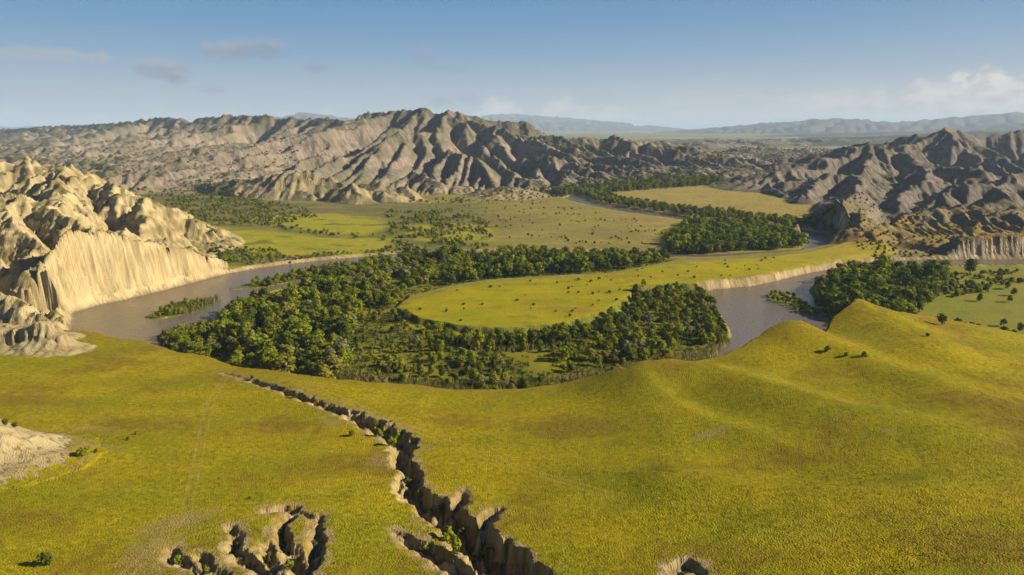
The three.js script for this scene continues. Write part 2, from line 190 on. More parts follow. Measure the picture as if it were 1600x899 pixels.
// ------------------------------------------------------------------ badlands: tents over surveyed crests, then cut by running water
const crest = (slope, pts) => ({ slope, pts: pts.map((p) => { const q = atD(...p); return [q[0], q[1] - 4, q[2]]; }) });
function tents(list, x, z, limit = 1e9) {
  let h = 0;
  for (const c of list) { const P = c.pts; for (let i = 0; i < P.length - 1; i++) { const a = P[i], b = P[i + 1], dx = b[0] - a[0], dz = b[2] - a[2]; const t = clamp(((x - a[0]) * dx + (z - a[2]) * dz) / (dx * dx + dz * dz)); const e = a[1] + (b[1] - a[1]) * t - c.slope * Math.hypot(x - a[0] - t * dx, z - a[2] - t * dz); if (e > h) h = e; } }
  return h;
}
function erode({ x0, x1, z0, z1, d, env, steps, k, talus, rough, seed, head, rill, na = 0.22 }) {
  const nx = Math.ceil((x1 - x0) / d) + 1, nz = Math.ceil((z1 - z0) / d) + 1, N = nx * nz, h = new Float32Array(N), fixed = new Uint8Array(N), tal = new Float32Array(N);
  for (let j = 0; j < nz; j++) for (let i = 0; i < nx; i++) {
    const x = x0 + i * d, z = z0 + j * d, o = j * nx + i, e = env(x, z);
    const n = fbm(x / rough + seed, z / rough, 5, 0.55);
    h[o] = e > 0.3 ? Math.max(0.3, e * (1 + na * n) + 0.8 * n) : 0;
    tal[o] = talus * (1.05 - 1.2 * na + 2.4 * na * (0.5 + 0.5 * noise(x / rough * 1.7 + 50, z / rough * 1.7)));
    fixed[o] = e <= 0.3 || i === 0 || j === 0 || i === nx - 1 || j === nz - 1 ? 1 : 0;
  }
  const NB = [-1, 1, -nx, nx, -nx - 1, -nx + 1, nx - 1, nx + 1], ND = [d, d, d, d, d * 1.4142, d * 1.4142, d * 1.4142, d * 1.4142];
  const rec = new Int32Array(N), dist = new Float32Array(N), order = new Int32Array(N), area = new Float32Array(N), seen = new Uint8Array(N), heap = new Int32Array(N + 1);
  const fill = new Float32Array(N);
  for (let s = 0; s < steps + 4; s++) {
    const late = s >= steps, kk = late ? k * 0.5 : k;
    if (s === steps) for (let o = 0; o < N; o++) { tal[o] *= 1.3; if (!fixed[o]) { const x = x0 + (o % nx) * d, z = z0 + ((o / nx) | 0) * d; h[o] += Math.min(h[o] * 0.3, 1.1 * d) * fbm(x / (d * 5), z / (d * 5) + seed, 3); } }
    // flood from the fixed nodes upward: order of draining, no lakes
    let hn = 0; seen.fill(0); fill.set(h);
    const push = (o) => { let c = hn++; while (c > 0) { const p = (c - 1) >> 1; if (fill[heap[p]] <= fill[o]) break; heap[c] = heap[p]; c = p; } heap[c] = o; };
    const pop = () => { const top = heap[0], last = heap[--hn]; let c = 0; for (;;) { let m = 2 * c + 1; if (m >= hn) break; if (m + 1 < hn && fill[heap[m + 1]] < fill[heap[m]]) m++; if (fill[heap[m]] >= fill[last]) break; heap[c] = heap[m]; c = m; } heap[c] = last; return top; };
    for (let o = 0; o < N; o++) if (fixed[o]) { seen[o] = 1; rec[o] = o; }
    for (let o = 0; o < N; o++) if (fixed[o]) { const i = o % nx, j = (o / nx) | 0; let edge = false; for (let q = 0; q < 8; q++) { const c = o + NB[q]; if (c >= 0 && c < N && !fixed[c] && Math.abs((c % nx) - i) < 2) { edge = true; break; } } if (edge) push(o); }
    let n = 0;
    while (hn) {
      const o = pop(); if (!fixed[o]) order[n++] = o; else if (seen[o] === 2) continue; else seen[o] = 2;
      const i = o % nx; 
      for (let q = 0; q < 8; q++) { const c = o + NB[q]; if (c < 0 || c >= N || seen[c] || Math.abs((c % nx) - i) > 1) continue; seen[c] = 1; if (fill[c] <= fill[o]) fill[c] = fill[o] + 1e-4 * d; rec[c] = o; dist[c] = ND[q]; push(c); }
    }
    for (let m = 0; m < n; m++) { const o = order[m]; let bs = -1, br = rec[o], bd = dist[o]; for (let q = 0; q < 8; q++) { const c = o + NB[q], sl = (fill[o] - fill[c]) / ND[q]; if (sl > bs && sl > 0) { bs = sl; br = c; bd = ND[q]; } } rec[o] = br; dist[o] = bd; }
    area.fill(d * d);
    for (let m = n - 1; m >= 0; m--) { const o = order[m]; area[rec[o]] += area[o]; }
    for (let m = 0; m < n; m++) { const o = order[m], r = rec[o], f = kk * Math.sqrt(Math.max(0, area[o] - head)) / dist[o]; const hr = h[r]; if (h[o] > hr) h[o] = (h[o] + f * hr) / (1 + f); }
    // slopes no steeper than the clay stands
    for (let m = 0; m < n; m++) { const o = order[m]; for (let q = 0; q < 8; q++) { const lim = h[o + NB[q]] + tal[o] * ND[q]; if (h[o] > lim) h[o] = lim; } }
  }
  // rills: loose runnels that follow the fall of the slope
  if (rill) { const R = rng(seed * 7 + 1), v = new Float32Array(N), ord = []; const n = order.length; for (let m = 0; m < n; m++) { const o = order[m]; if (fixed[o]) continue; v[o] = 0.86 * v[rec[o]] + 0.5 * (R() * 2 - 1); } for (let o = 0; o < N; o++) if (!fixed[o]) h[o] = Math.max(0.05, h[o] + rill * v[o] * Math.min(1, h[o] / (3 * d))); }
  const cub = (a, b, c, e, t) => b + 0.5 * t * (c - a + t * (2 * a - 5 * b + 4 * c - e + t * (3 * (b - c) + e - a)));
  const at = (x, z) => {
    let fx = (x - x0) / d, fz = (z - z0) / d; if (fx < 1 || fz < 1 || fx > nx - 3 || fz > nz - 3) return 0;
    const i = fx | 0, j = fz | 0; fx -= i; fz -= j; const r = (jj) => { const o = (j + jj) * nx + i; return cub(h[o - 1], h[o], h[o + 1], h[o + 2], fx); };
    return Math.max(0, cub(r(-1), r(0), r(1), r(2), fz));
  };
  const drain = (x, z) => { const i = Math.round((x - x0) / d), j = Math.round((z - z0) / d); return i < 0 || j < 0 || i >= nx || j >= nz ? 0 : area[j * nx + i]; };
  return { at, drain, box: [x0, x1, z0, z1] };
}
const CLAY = [
  crest(0.85, [[60, 440, 362], [92, 415, 370], [128, 361, 378], [178, 361, 392], [222, 380, 412], [262, 386, 430], [300, 398, 446], [345, 414, 470]]),
  crest(0.60, [[188, 300, 560], [228, 303, 556], [256, 330, 545], [266, 352, 525]]),
  crest(0.60, [[228, 303, 556], [215, 340, 500], [190, 362, 420]]),
  crest(0.60, [[140, 292, 600], [196, 287, 590]]),
  crest(0.60, [[60, 256, 680], [108, 253, 660], [135, 272, 635], [188, 300, 570]]),
  crest(0.60, [[-70, 236, 720], [4, 240, 720], [18, 246, 700]]), crest(0.60, [[32, 240, 700], [52, 243, 690]]),
  crest(0.60, [[-80, 290, 500], [0, 303, 485], [60, 318, 468], [110, 335, 450], [150, 346, 430]]),
  crest(0.85, [[-80, 350, 420], [0, 368, 400], [55, 384, 388], [92, 402, 380]]),
  crest(0.85, [[-60, 420, 345], [10, 447, 330], [60, 478, 318]]),
  crest(0.60, [[-200, 250, 560], [-80, 290, 500]]), crest(0.60, [[-200, 330, 420], [-60, 420, 345]]),
  crest(0.60, [[100, 255, 660], [95, 300, 540], [110, 335, 450]]), crest(0.60, [[0, 300, 490], [20, 340, 430], [40, 385, 388]])];
CLAY.push({ slope: 0.85, pts: CLAY[0].pts.map((p) => [p[0] + 15, p[1], p[2] + 5]) });
const clayErosion = erode({ x0: -600, x1: -120, z0: -880, z1: -270, d: 1.5, env: (x, z) => tents(CLAY, x, z), steps: 9, k: 0.13, talus: 1.2, rough: 34, seed: 3, head: 20, rill: 0.9, na: 0.3 });
const RANGE = [
  crest(0.17, [[-250, 208, 4300], [0, 203, 4000], [60, 198, 3800], [130, 195, 3600], [200, 190, 3300], [250, 183, 3100], [300, 186, 2900], [350, 181, 2700], [420, 180, 2500], [470, 185, 2400], [540, 187, 2150], [580, 177, 2020], [620, 171, 1920], [700, 171, 1840], [740, 179, 1800], [800, 190, 1780], [880, 201, 1760], [940, 207, 1750], [1000, 216, 1750], [1040, 231, 1760], [1075, 248, 1770]]),
  crest(0.3, [[100, 226, 2700], [200, 217, 2550], [300, 214, 2350], [400, 212, 2150], [480, 214, 1950], [560, 221, 1700]]),
  crest(0.28, [[100, 245, 1950], [220, 240, 1800], [330, 240, 1650], [430, 245, 1500]]),
  crest(0.42, [[580, 188, 1850], [640, 205, 1680], [700, 222, 1480], [745, 252, 1250], [772, 284, 1110]]),
  crest(0.45, [[800, 195, 1720], [840, 215, 1560], [872, 236, 1400], [900, 264, 1260]]),
  crest(0.45, [[930, 210, 1680], [965, 236, 1480], [990, 265, 1340]]),
  crest(0.5, [[600, 222, 1480], [648, 240, 1280], [668, 262, 1130], [690, 284, 1060]]),
  crest(0.5, [[480, 225, 1600], [520, 240, 1420], [560, 252, 1250]]),
  crest(0.75, [[320, 284, 1060], [350, 276, 1035], [400, 268, 1000], [450, 262, 980], [520, 276, 955], [565, 270, 930], [608, 284, 925], [618, 296, 925]]),
  crest(0.6, [[690, 284, 1075], [740, 284, 1075]]), crest(0.7, [[805, 272, 1150], [850, 268, 1140], [868, 285, 1130]]), crest(0.7, [[872, 280, 1190], [888, 272, 1190]]),
  crest(0.2, [[-160, 234, 2350], [0, 229, 2200], [120, 231, 2050], [200, 238, 1900]]), crest(0.24, [[-60, 246, 1600], [40, 247, 1500], [110, 250, 1420], [185, 256, 1330]]), crest(0.5, [[148, 256, 1180], [172, 258, 1170]]), crest(0.5, [[200, 262, 1100], [222, 264, 1100]]),
  crest(0.16, [[745, 296, 1035], [792, 290, 1020], [850, 300, 1020]]), crest(0.45, [[786, 291, 1022], [800, 290, 1020]])];
RANGE.push({ slope: 0.75, pts: RANGE[8].pts.map((p) => [p[0] + 8, p[1] + 2, p[2] - 26]) });
const rangeErosion = erode({ x0: -3300, x1: 720, z0: -4350, z1: -860, d: 3.6, env: (x, z) => tents(RANGE, x, z), steps: 12, k: 0.22, talus: 0.82, rough: 200, seed: 11, head: 200, rill: 2.3, na: 0.09 });
const HILLS = [
  crest(0.22, [[1180, 284, 1150], [1230, 262, 1150], [1290, 250, 1200], [1335, 236, 1250], [1360, 221, 1280], [1395, 231, 1320], [1440, 223, 1400], [1487, 199, 1500], [1530, 207, 1500], [1600, 203, 1500], [1800, 195, 1500]]),
  crest(0.6, [[1240, 268, 1060], [1290, 258, 1040], [1345, 250, 1040], [1360, 222, 1270]]), crest(0.55, [[1290, 258, 1040], [1262, 300, 900]]),
  crest(0.5, [[1430, 240, 1150], [1480, 244, 1080], [1535, 250, 1020]]), crest(0.5, [[1455, 245, 1100], [1430, 285, 900], [1400, 310, 800]]),
  crest(0.42, [[1470, 282, 870], [1520, 280, 850], [1570, 276, 850], [1640, 255, 900], [1750, 250, 900]]),
  crest(0.5, [[1570, 276, 850], [1560, 305, 760], [1530, 330, 700]]), crest(0.5, [[1480, 283, 870], [1470, 312, 770]]),
  crest(0.75, [[1345, 252, 1030], [1335, 280, 860], [1324, 304, 690], [1328, 320, 626]]), crest(0.42, [[1328, 320, 626], [1336, 345, 596]]),
  crest(0.22, [[1380, 348, 640], [1450, 328, 680], [1520, 318, 690], [1570, 324, 680], [1680, 330, 680]]),
  crest(0.55, [[1415, 374, 560], [1480, 365, 545], [1540, 361, 540], [1600, 361, 540], [1800, 362, 540]]), crest(0.6, [[1388, 386, 565], [1426, 366, 585]]),
  crest(0.6, [[1200, 282, 1080], [1235, 300, 960]])];
HILLS.push({ slope: 0.75, pts: HILLS[7].pts.map((p) => [p[0] - 14, p[1], p[2] + 6]) });
const hillErosion = erode({ x0: 240, x1: 1520, z0: -1780, z1: -500, d: 3, env: (x, z) => tents(HILLS, x, z), steps: 12, k: 0.18, talus: 0.8, rough: 120, seed: 29, head: 90, rill: 1.9, na: 0.16 });
const FAR = [
  crest(0.085, [[900, 236, 16000], [1080, 217, 13500], [1130, 208, 13000], [1200, 197, 12600], [1250, 191, 12400], [1300, 184, 12000], [1340, 189, 12000], [1400, 194, 12000], [1460, 190, 12000], [1530, 181, 12000], [1600, 175, 12000], [1850, 168, 12000]]),
  crest(0.07, [[1060, 230, 10000], [1180, 216, 9000], [1260, 209, 8600], [1340, 211, 8500], [1420, 206, 8500], [1500, 204, 8500], [1600, 194, 8500], [1800, 190, 8500]]),
  crest(0.08, [[1125, 246, 3900], [1200, 237, 3800], [1262, 227, 3700], [1312, 221, 3700], [1365, 229, 3700], [1450, 222, 3900]]), crest(0.06, [[1080, 234, 5400], [1160, 226, 5200], [1240, 217, 5000], [1300, 214, 5000], [1400, 216, 5000]]),
  crest(0.16, [[1300, 184, 12000], [1290, 205, 10600], [1270, 222, 9600]]), crest(0.16, [[1200, 197, 12600], [1190, 215, 11200]]), crest(0.16, [[1460, 190, 12000], [1440, 205, 10400]]), crest(0.16, [[1600, 175, 12000], [1570, 200, 10400]]), crest(0.16, [[1130, 208, 13000], [1110, 224, 11400]]),
  crest(0.055, [[1170, 236, 4700], [1240, 224, 4500], [1290, 219, 4400], [1340, 222, 4300], [1420, 212, 4200], [1500, 208, 4200], [1600, 205, 4200], [1800, 200, 4200]]), crest(0.05, [[1090, 232, 7500], [1180, 219, 7300], [1300, 208, 7200], [1480, 205, 7200], [1700, 198, 7200]]),
  crest(0.09, [[640, 200, 21000], [740, 184, 21000], [800, 178, 21000], [860, 182, 21000], [960, 199, 21000], [1080, 213, 21000], [1300, 205, 21000]]),
  crest(0.12, [[380, 196, 15000], [435, 180, 15000], [480, 176, 15000], [530, 182, 15000], [600, 190, 15000]]),
  crest(0.07, [[-600, 196, 20000], [-100, 198, 20000], [0, 197, 20000], [120, 198, 20000], [400, 196, 20000]])];
const farErosion = erode({ x0: -17000, x1: 14000, z0: -24000, z1: -3400, d: 46, env: (x, z) => tents(FAR, x, z), steps: 10, k: 0.14, talus: 0.55, rough: 1500, seed: 51, head: 30000, rill: 0 });

// ------------------------------------------------------------------ the height of the land everywhere
function valley(x, z, w) {
  const d = -z;
  if (w < 0) return -1.9 * sm(0, 7, -w) - 0.05;
  const low = lowField.at(x, z), inBox = x > VX0 && x < VX1 && z > VZ0 && z < VZ1, gold = inBox ? goldField.at(x, z) : 99;
  const lowH = 0.12 + 0.5 * sm(0, 6, w) + 1.1 * sm(3, 40, w) + 0.25 * noise(x * 0.05, z * 0.05);
  const g = sm(8, -6, gold + 1.3 * noise(x * 0.16, z * 0.16));
  const bank = lerp(2.3 + 1.8 * sm(20, 160, w) + 2.2 * sm(150, 420, w), 3.7 + 1.6 * sm(0, 120, x) + 0.8 * sm(5, 40, w), g);
  const near = lerp(1, 0.45, sm(560, 800, d));
  const edge = sm(0.2, 1.6 + 1.6 * g, w + 0.9 * noise(x * 0.13, z * 0.13) - 0.7 * Math.abs(noise(x * 0.3, z * 0.3)));
  const highH = 0.15 + bank * near * edge + 0.5 * fbm(x * 0.012, z * 0.012, 3) * edge;
  const m = inBox ? sm(-2.2, 1.8, low + 1.2 * noise(x * 0.19, z * 0.19)) : 1;
  let h = lerp(lowH, highH, m);
  if (d > 1250) h += 3 * sm(1250, 1700, d) + (x > 250 ? 1 : 0) * 0;
  return h;
}
function bench(r, step, tilt, share) { if (r < 1.5) return r; const q = (r + tilt) / step, f = q - Math.floor(q); return r + share * step * (clamp((f - 0.45) / 0.3) - f) * sm(1.5, 6, r); }   // hard beds stand out as ledges
const SPUR = [[1350, 296, 715], [1330, 302, 670], [1318, 309, 648], [1320, 326, 622]].map((p) => atD(...p)), BLUFF = [[1466, 384, 536], [1500, 369, 531], [1560, 364, 529], [1640, 364, 529], [1900, 364, 529]].map((p) => atD(...p));
function ridgeOf(L, x, z, fall, rag) { const [q, , , at] = along(L, x, z), i = Math.min(at | 0, L.length - 2); return lerp(L[i][1], L[i + 1][1], at - i) - 3 - fall * q - rag * Math.abs(noise(x * 0.12, z * 0.12)); }
const OUTCROP = [[[-60, 512, 252], [20, 514, 252], [70, 515, 250]], [[-80, 508, 262], [0, 508, 264], [80, 510, 268]], [[70, 517, 250], [92, 524, 248]]].map((l) => l.map((p) => atD(...p)));
const BANK_HILL = [onPlate(-60, 700), onPlate(20, 720)];
const SOIL = { GRASS: 0, CLAY: 1, FLOOR: 2, RANGE: 3, HILLS: 4, FAR: 5, BED: 6 };
const probe = { zone: 0, bare: 0, w: 0, rel: 0, rim: 0 };
function height(x, z) {
  const d = -z;
  probe.bare = 0; probe.rel = 0; probe.w = 999;
  const s = d < 330 ? z - rimAt(x) + 1.2 * noise(x * 0.12, z * 0.12) : -99;   // how far inside the near meadow's rim
  probe.rim = s;
  if (s > 0) {
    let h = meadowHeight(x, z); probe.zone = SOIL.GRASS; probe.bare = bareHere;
    if (x < -60) {
      for (const L of OUTCROP) { const [q, , , at] = along(L, x, z), i = Math.min(at | 0, L.length - 2), top = lerp(L[i][1], L[i + 1][1], at - i) + 0.4 * noise(x * 0.3, z * 0.3); const fl = 1.1 * Math.abs(noise(x * 0.35, z * 0.2)) + 0.5 * Math.abs(noise(x * 0.9, z * 0.5)); const e = top - 3.2 * Math.max(0, q + fl * 2 - 3.2); const ap = h + Math.max(0, 2.6 - 0.33 * Math.max(0, q - 3.5) + 0.5 * noise(x * 0.3, z * 0.3)); const v = Math.max(e, ap); if (v > h + 0.15) { h = v; probe.bare = Math.max(probe.bare, e > ap ? 3 : 2); } }
      const b = BANK_HILL[1], q = Math.hypot((x - b[0] + 12) * 0.8, (z - b[2]) * 1.15) - 1.2 * noise(x * 0.2, z * 0.2), up = 12 * Math.exp(-((q / 12.5) ** 2)) * (0.86 + 0.25 * ridged(x * 0.2, z * 0.12, 4));
      if (up > 0.3) { h += up; probe.bare = Math.max(probe.bare, sm(0.5, 1.6, up + 0.9 * noise(x * 0.5, z * 0.5)) * 2); }
    }
    return h;
  }
  const w = probe.w = wet(x, z);
  let h = valley(x, z, w); probe.zone = w < 0 ? SOIL.BED : SOIL.FLOOR;
  if (s > -60) { const top = meadowBase(x, rimAt(x) + 0.2), drop = top - 0.9 * -s - 4 * sm(0, 3, -s + 1.5 * noise(x * 0.25, z * 0.25)); if (drop > h) { h = drop; probe.zone = SOIL.GRASS; probe.bare = sm(1, 4, -s) * 1.5; } }
  let rel = 0, zone = 0;
  const flute = Math.abs(noise(x * 0.16 + 3, z * 0.16)) * 3.4 + Math.abs(noise(x * 0.42, z * 0.42)) * 1.6 + Math.abs(noise(x * 1.1, z * 1.1)) * 0.6;
  if (x < -120 && d < 880 && d > 270) { rel = clayErosion.at(x, z); if (rel > 0) { rel += rel > 1 ? Math.min(1, rel * 0.1) * (1.6 * (ridged(x * 0.05, z * 0.05, 4) - 0.6) + 2.4 * (ridged(x * 0.12, z * 0.12, 4) - 0.55) + 1.1 * (ridged(x * 0.38, z * 0.38, 2) - 0.5)) : 0; if (rel < 0.05) rel = 0; if (w < 40 && x < -150) { const [q, , side, at] = along(WALL, x, z), i = Math.min(at | 0, WALL.length - 2), e = lerp(WALL[i][1], WALL[i + 1][1], at - i) * (1 + 0.10 * noise(x * 0.09, z * 0.09) + 0.06 * noise(x * 0.3, z * 0.3)) - (w < 12 ? 0.1 : 1.05) * q - 1.5 * Math.abs(noise(x * 0.22, z * 0.22)); if ((at > 0.001 && at < WALL.length - 1.001 || q < 9) && (q < 17 || x < lerp(WALL[i][0], WALL[i + 1][0], at - i))) rel = Math.max(rel, e - 1); } zone = SOIL.CLAY; rel = bench(rel, 8.5, x * 0.05 + 1.5 * noise(x * 0.02, z * 0.02), 0.3); } }
  if (d > 860 && d < 4350 && x < 720) { const r = rangeErosion.at(x, z); if (r > rel) { rel = r + Math.min(1, r * 0.05) * (3 * (ridged(x * 0.02, z * 0.02, 4) - 0.55) + 2 * (ridged(x * 0.07, z * 0.07, 3) - 0.5)); zone = SOIL.RANGE; rel = bench(rel, 21, x * 0.012 + z * 0.01 + 5 * noise(x * 0.004, z * 0.004), 0.15); } }
  if (d > 500 && d < 1780 && x > 240) { const r = hillErosion.at(x, z); if (r > rel) { rel = r + Math.min(1, r * 0.05) * (2.6 * (ridged(x * 0.03, z * 0.03, 4) - 0.55) + 0.9 * (ridged(x * 0.12, z * 0.12, 3) - 0.5)); zone = SOIL.HILLS; rel = bench(rel, 14, x * 0.03 + 3 * noise(x * 0.006, z * 0.006), 0.2); } }
  if (x > 230 && d > 480 && d < 780) { const r = Math.max(ridgeOf(SPUR, x, z, 1.15, 4), x > 280 && d < 600 ? ridgeOf(BLUFF, x, z, 0.4, 3) : 0); if (r > rel) { rel = r; zone = SOIL.HILLS; } }
  if (d > 900 && d < 2300 && x < -200) { const m = sm(-200, -330, x + 60 * noise(x * 0.004, z * 0.004)) * sm(900, 1050, d) * sm(2300, 1900, d), q = 15 * m * clamp(ridged(x * 0.012, z * 0.008, 5) - 0.42, 0, 1) * sm(-0.1, 0.3, fbm(x * 0.004, z * 0.003 + 8, 3) + 0.12); if (q > rel) { rel = q; zone = SOIL.RANGE; } }
  if (d > 3400) { const r = farErosion.at(x, z); if (r > rel) { rel = r; zone = SOIL.FAR; } }
  if (d > 1750 && d < 5200 && x > 250) {   // low broken hills behind
    const m = sm(1750, 2300, d) * sm(5200, 4300, d) * sm(0.0, 0.30, fbm(x * 0.0011 + 4, z * 0.0008, 3) + 0.12), r = 52 * m * clamp(ridged(x * 0.0045, z * 0.003, 5) - 0.32, 0, 1); if (r > rel) { rel = r; zone = SOIL.HILLS; }
  }
  if (zone === SOIL.CLAY && lowField.at(x, z) < 3) rel = 0;
  if (rel > 0.05) {
    const we = w - 0.6 - (w < 40 ? flute * (zone === SOIL.CLAY ? 0.2 + 0.5 * sm(-0.3, 0.4, noise(x * 0.05, z * 0.05)) : 0.7) : 0), foot = 2.4 + 1.6 * noise(x * 0.045 + 30, z * 0.045), cap = 0.2 + 1.25 * clamp(we, 0, foot) + 5.2 * Math.max(0, we - foot);
    const r = Math.min(rel, cap); probe.rel = r;
    if (r > 0.25) { probe.zone = zone; probe.bare = r < rel - 0.3 ? 3 : probe.bare; }
    h += r;
  }
  return h;
}

// ------------------------------------------------------------------ survey grid: fine near, coarse far
const GO = [0, 30];     // its centre lies behind the view point
const COLS = 760, A0 = -0.80, A1 = 0.80;
const radii = []; for (let r = 98; r < 42000;) { radii.push(r); r *= r < 600 ? 1.0025 : r < 2600 ? 1.0036 : r < 7000 ? 1.0075 : 1.03; }
const ROWS = radii.length, NV = ROWS * (COLS + 1), pos = new Float32Array(NV * 3), nor = new Float32Array(NV * 3), col = new Float32Array(NV * 3), zone = new Uint8Array(NV), bare = new Float32Array(NV), wetn = new Float32Array(NV), rels = new Float32Array(NV), rims = new Float32Array(NV);
for (let j = 0, o = 0; j < ROWS; j++) for (let i = 0; i <= COLS; i++, o++) {
  const a = A0 + (A1 - A0) * i / COLS, x = GO[0] + radii[j] * Math.sin(a), z = GO[1] - radii[j] * Math.cos(a);
  pos[o * 3] = x; pos[o * 3 + 2] = z; pos[o * 3 + 1] = height(x, z);
  zone[o] = probe.zone; bare[o] = probe.bare; wetn[o] = probe.w; rels[o] = probe.rel; rims[o] = probe.rim;
}
for (let j = 0; j < ROWS; j++) for (let i = 0; i <= COLS; i++) {
  const o = j * (COLS + 1) + i, l = (i > 0 ? o - 1 : o) * 3, r = (i < COLS ? o + 1 : o) * 3, n = (j > 0 ? o - COLS - 1 : o) * 3, f = (j < ROWS - 1 ? o + COLS + 1 : o) * 3;
  const ax = pos[r] - pos[l], ay = pos[r + 1] - pos[l + 1], az = pos[r + 2] - pos[l + 2], bx = pos[f] - pos[n], by = pos[f + 1] - pos[n + 1], bz = pos[f + 2] - pos[n + 2];
  let x = ay * bz - az * by, y = az * bx - ax * bz, z = ax * by - ay * bx; const m = 1 / Math.hypot(x, y, z);
  nor[o * 3] = x * m; nor[o * 3 + 1] = y * m; nor[o * 3 + 2] = z * m;
}
// what grows or lies where
const TRACKS = [[[196, 899], [240, 855], [290, 800], [302, 750], [312, 700], [322, 655], [330, 625], [352, 590]], [[196, 899], [250, 850], [320, 826], [400, 805], [440, 790], [470, 786]], [[640, 668], [720, 698], [800, 728], [880, 752], [960, 775]], [[440, 590], [520, 618], [600, 652], [650, 672]]].map((l) => l.map((p) => onMeadow(...p)));
const SCARS = [[1110, 678, 6, 2.2, -0.3], [280, 815, 9, 4, -0.6], [590, 720, 3, 5, 0.2], [520, 660, 4, 2.5, 0], [560, 640, 3, 2, 0], [230, 868, 5, 9, -0.3], [665, 700, 3, 2, 0], [1390, 672, 2.2, 0.9, 0], [140, 670, 10, 1.4, 0.1], [170, 700, 6, 1.6, 0.1], [700, 606, 3, 0.8, 0], [650, 812, 2, 2.5, 0], [100, 690, 8, 2, 0]].map(([u, v, a, b, t]) => { const p = onMeadow(u, v); return [p[0], p[2], a, b, t]; });
const G_YEL = [0.288, 0.226, 0.004], G_GRN = [0.205, 0.19, 0.004], G_BRN = [0.185, 0.132, 0.01], G_DRY = [0.34, 0.24, 0.06], EARTH = [0.27, 0.19, 0.08], CREAM = [0.44, 0.36, 0.195], CLAYC = [0.32, 0.25, 0.125], SCRUB = [0.085, 0.085, 0.022], PINK = [0.25, 0.195, 0.14], GREY = [0.115, 0.102, 0.085];
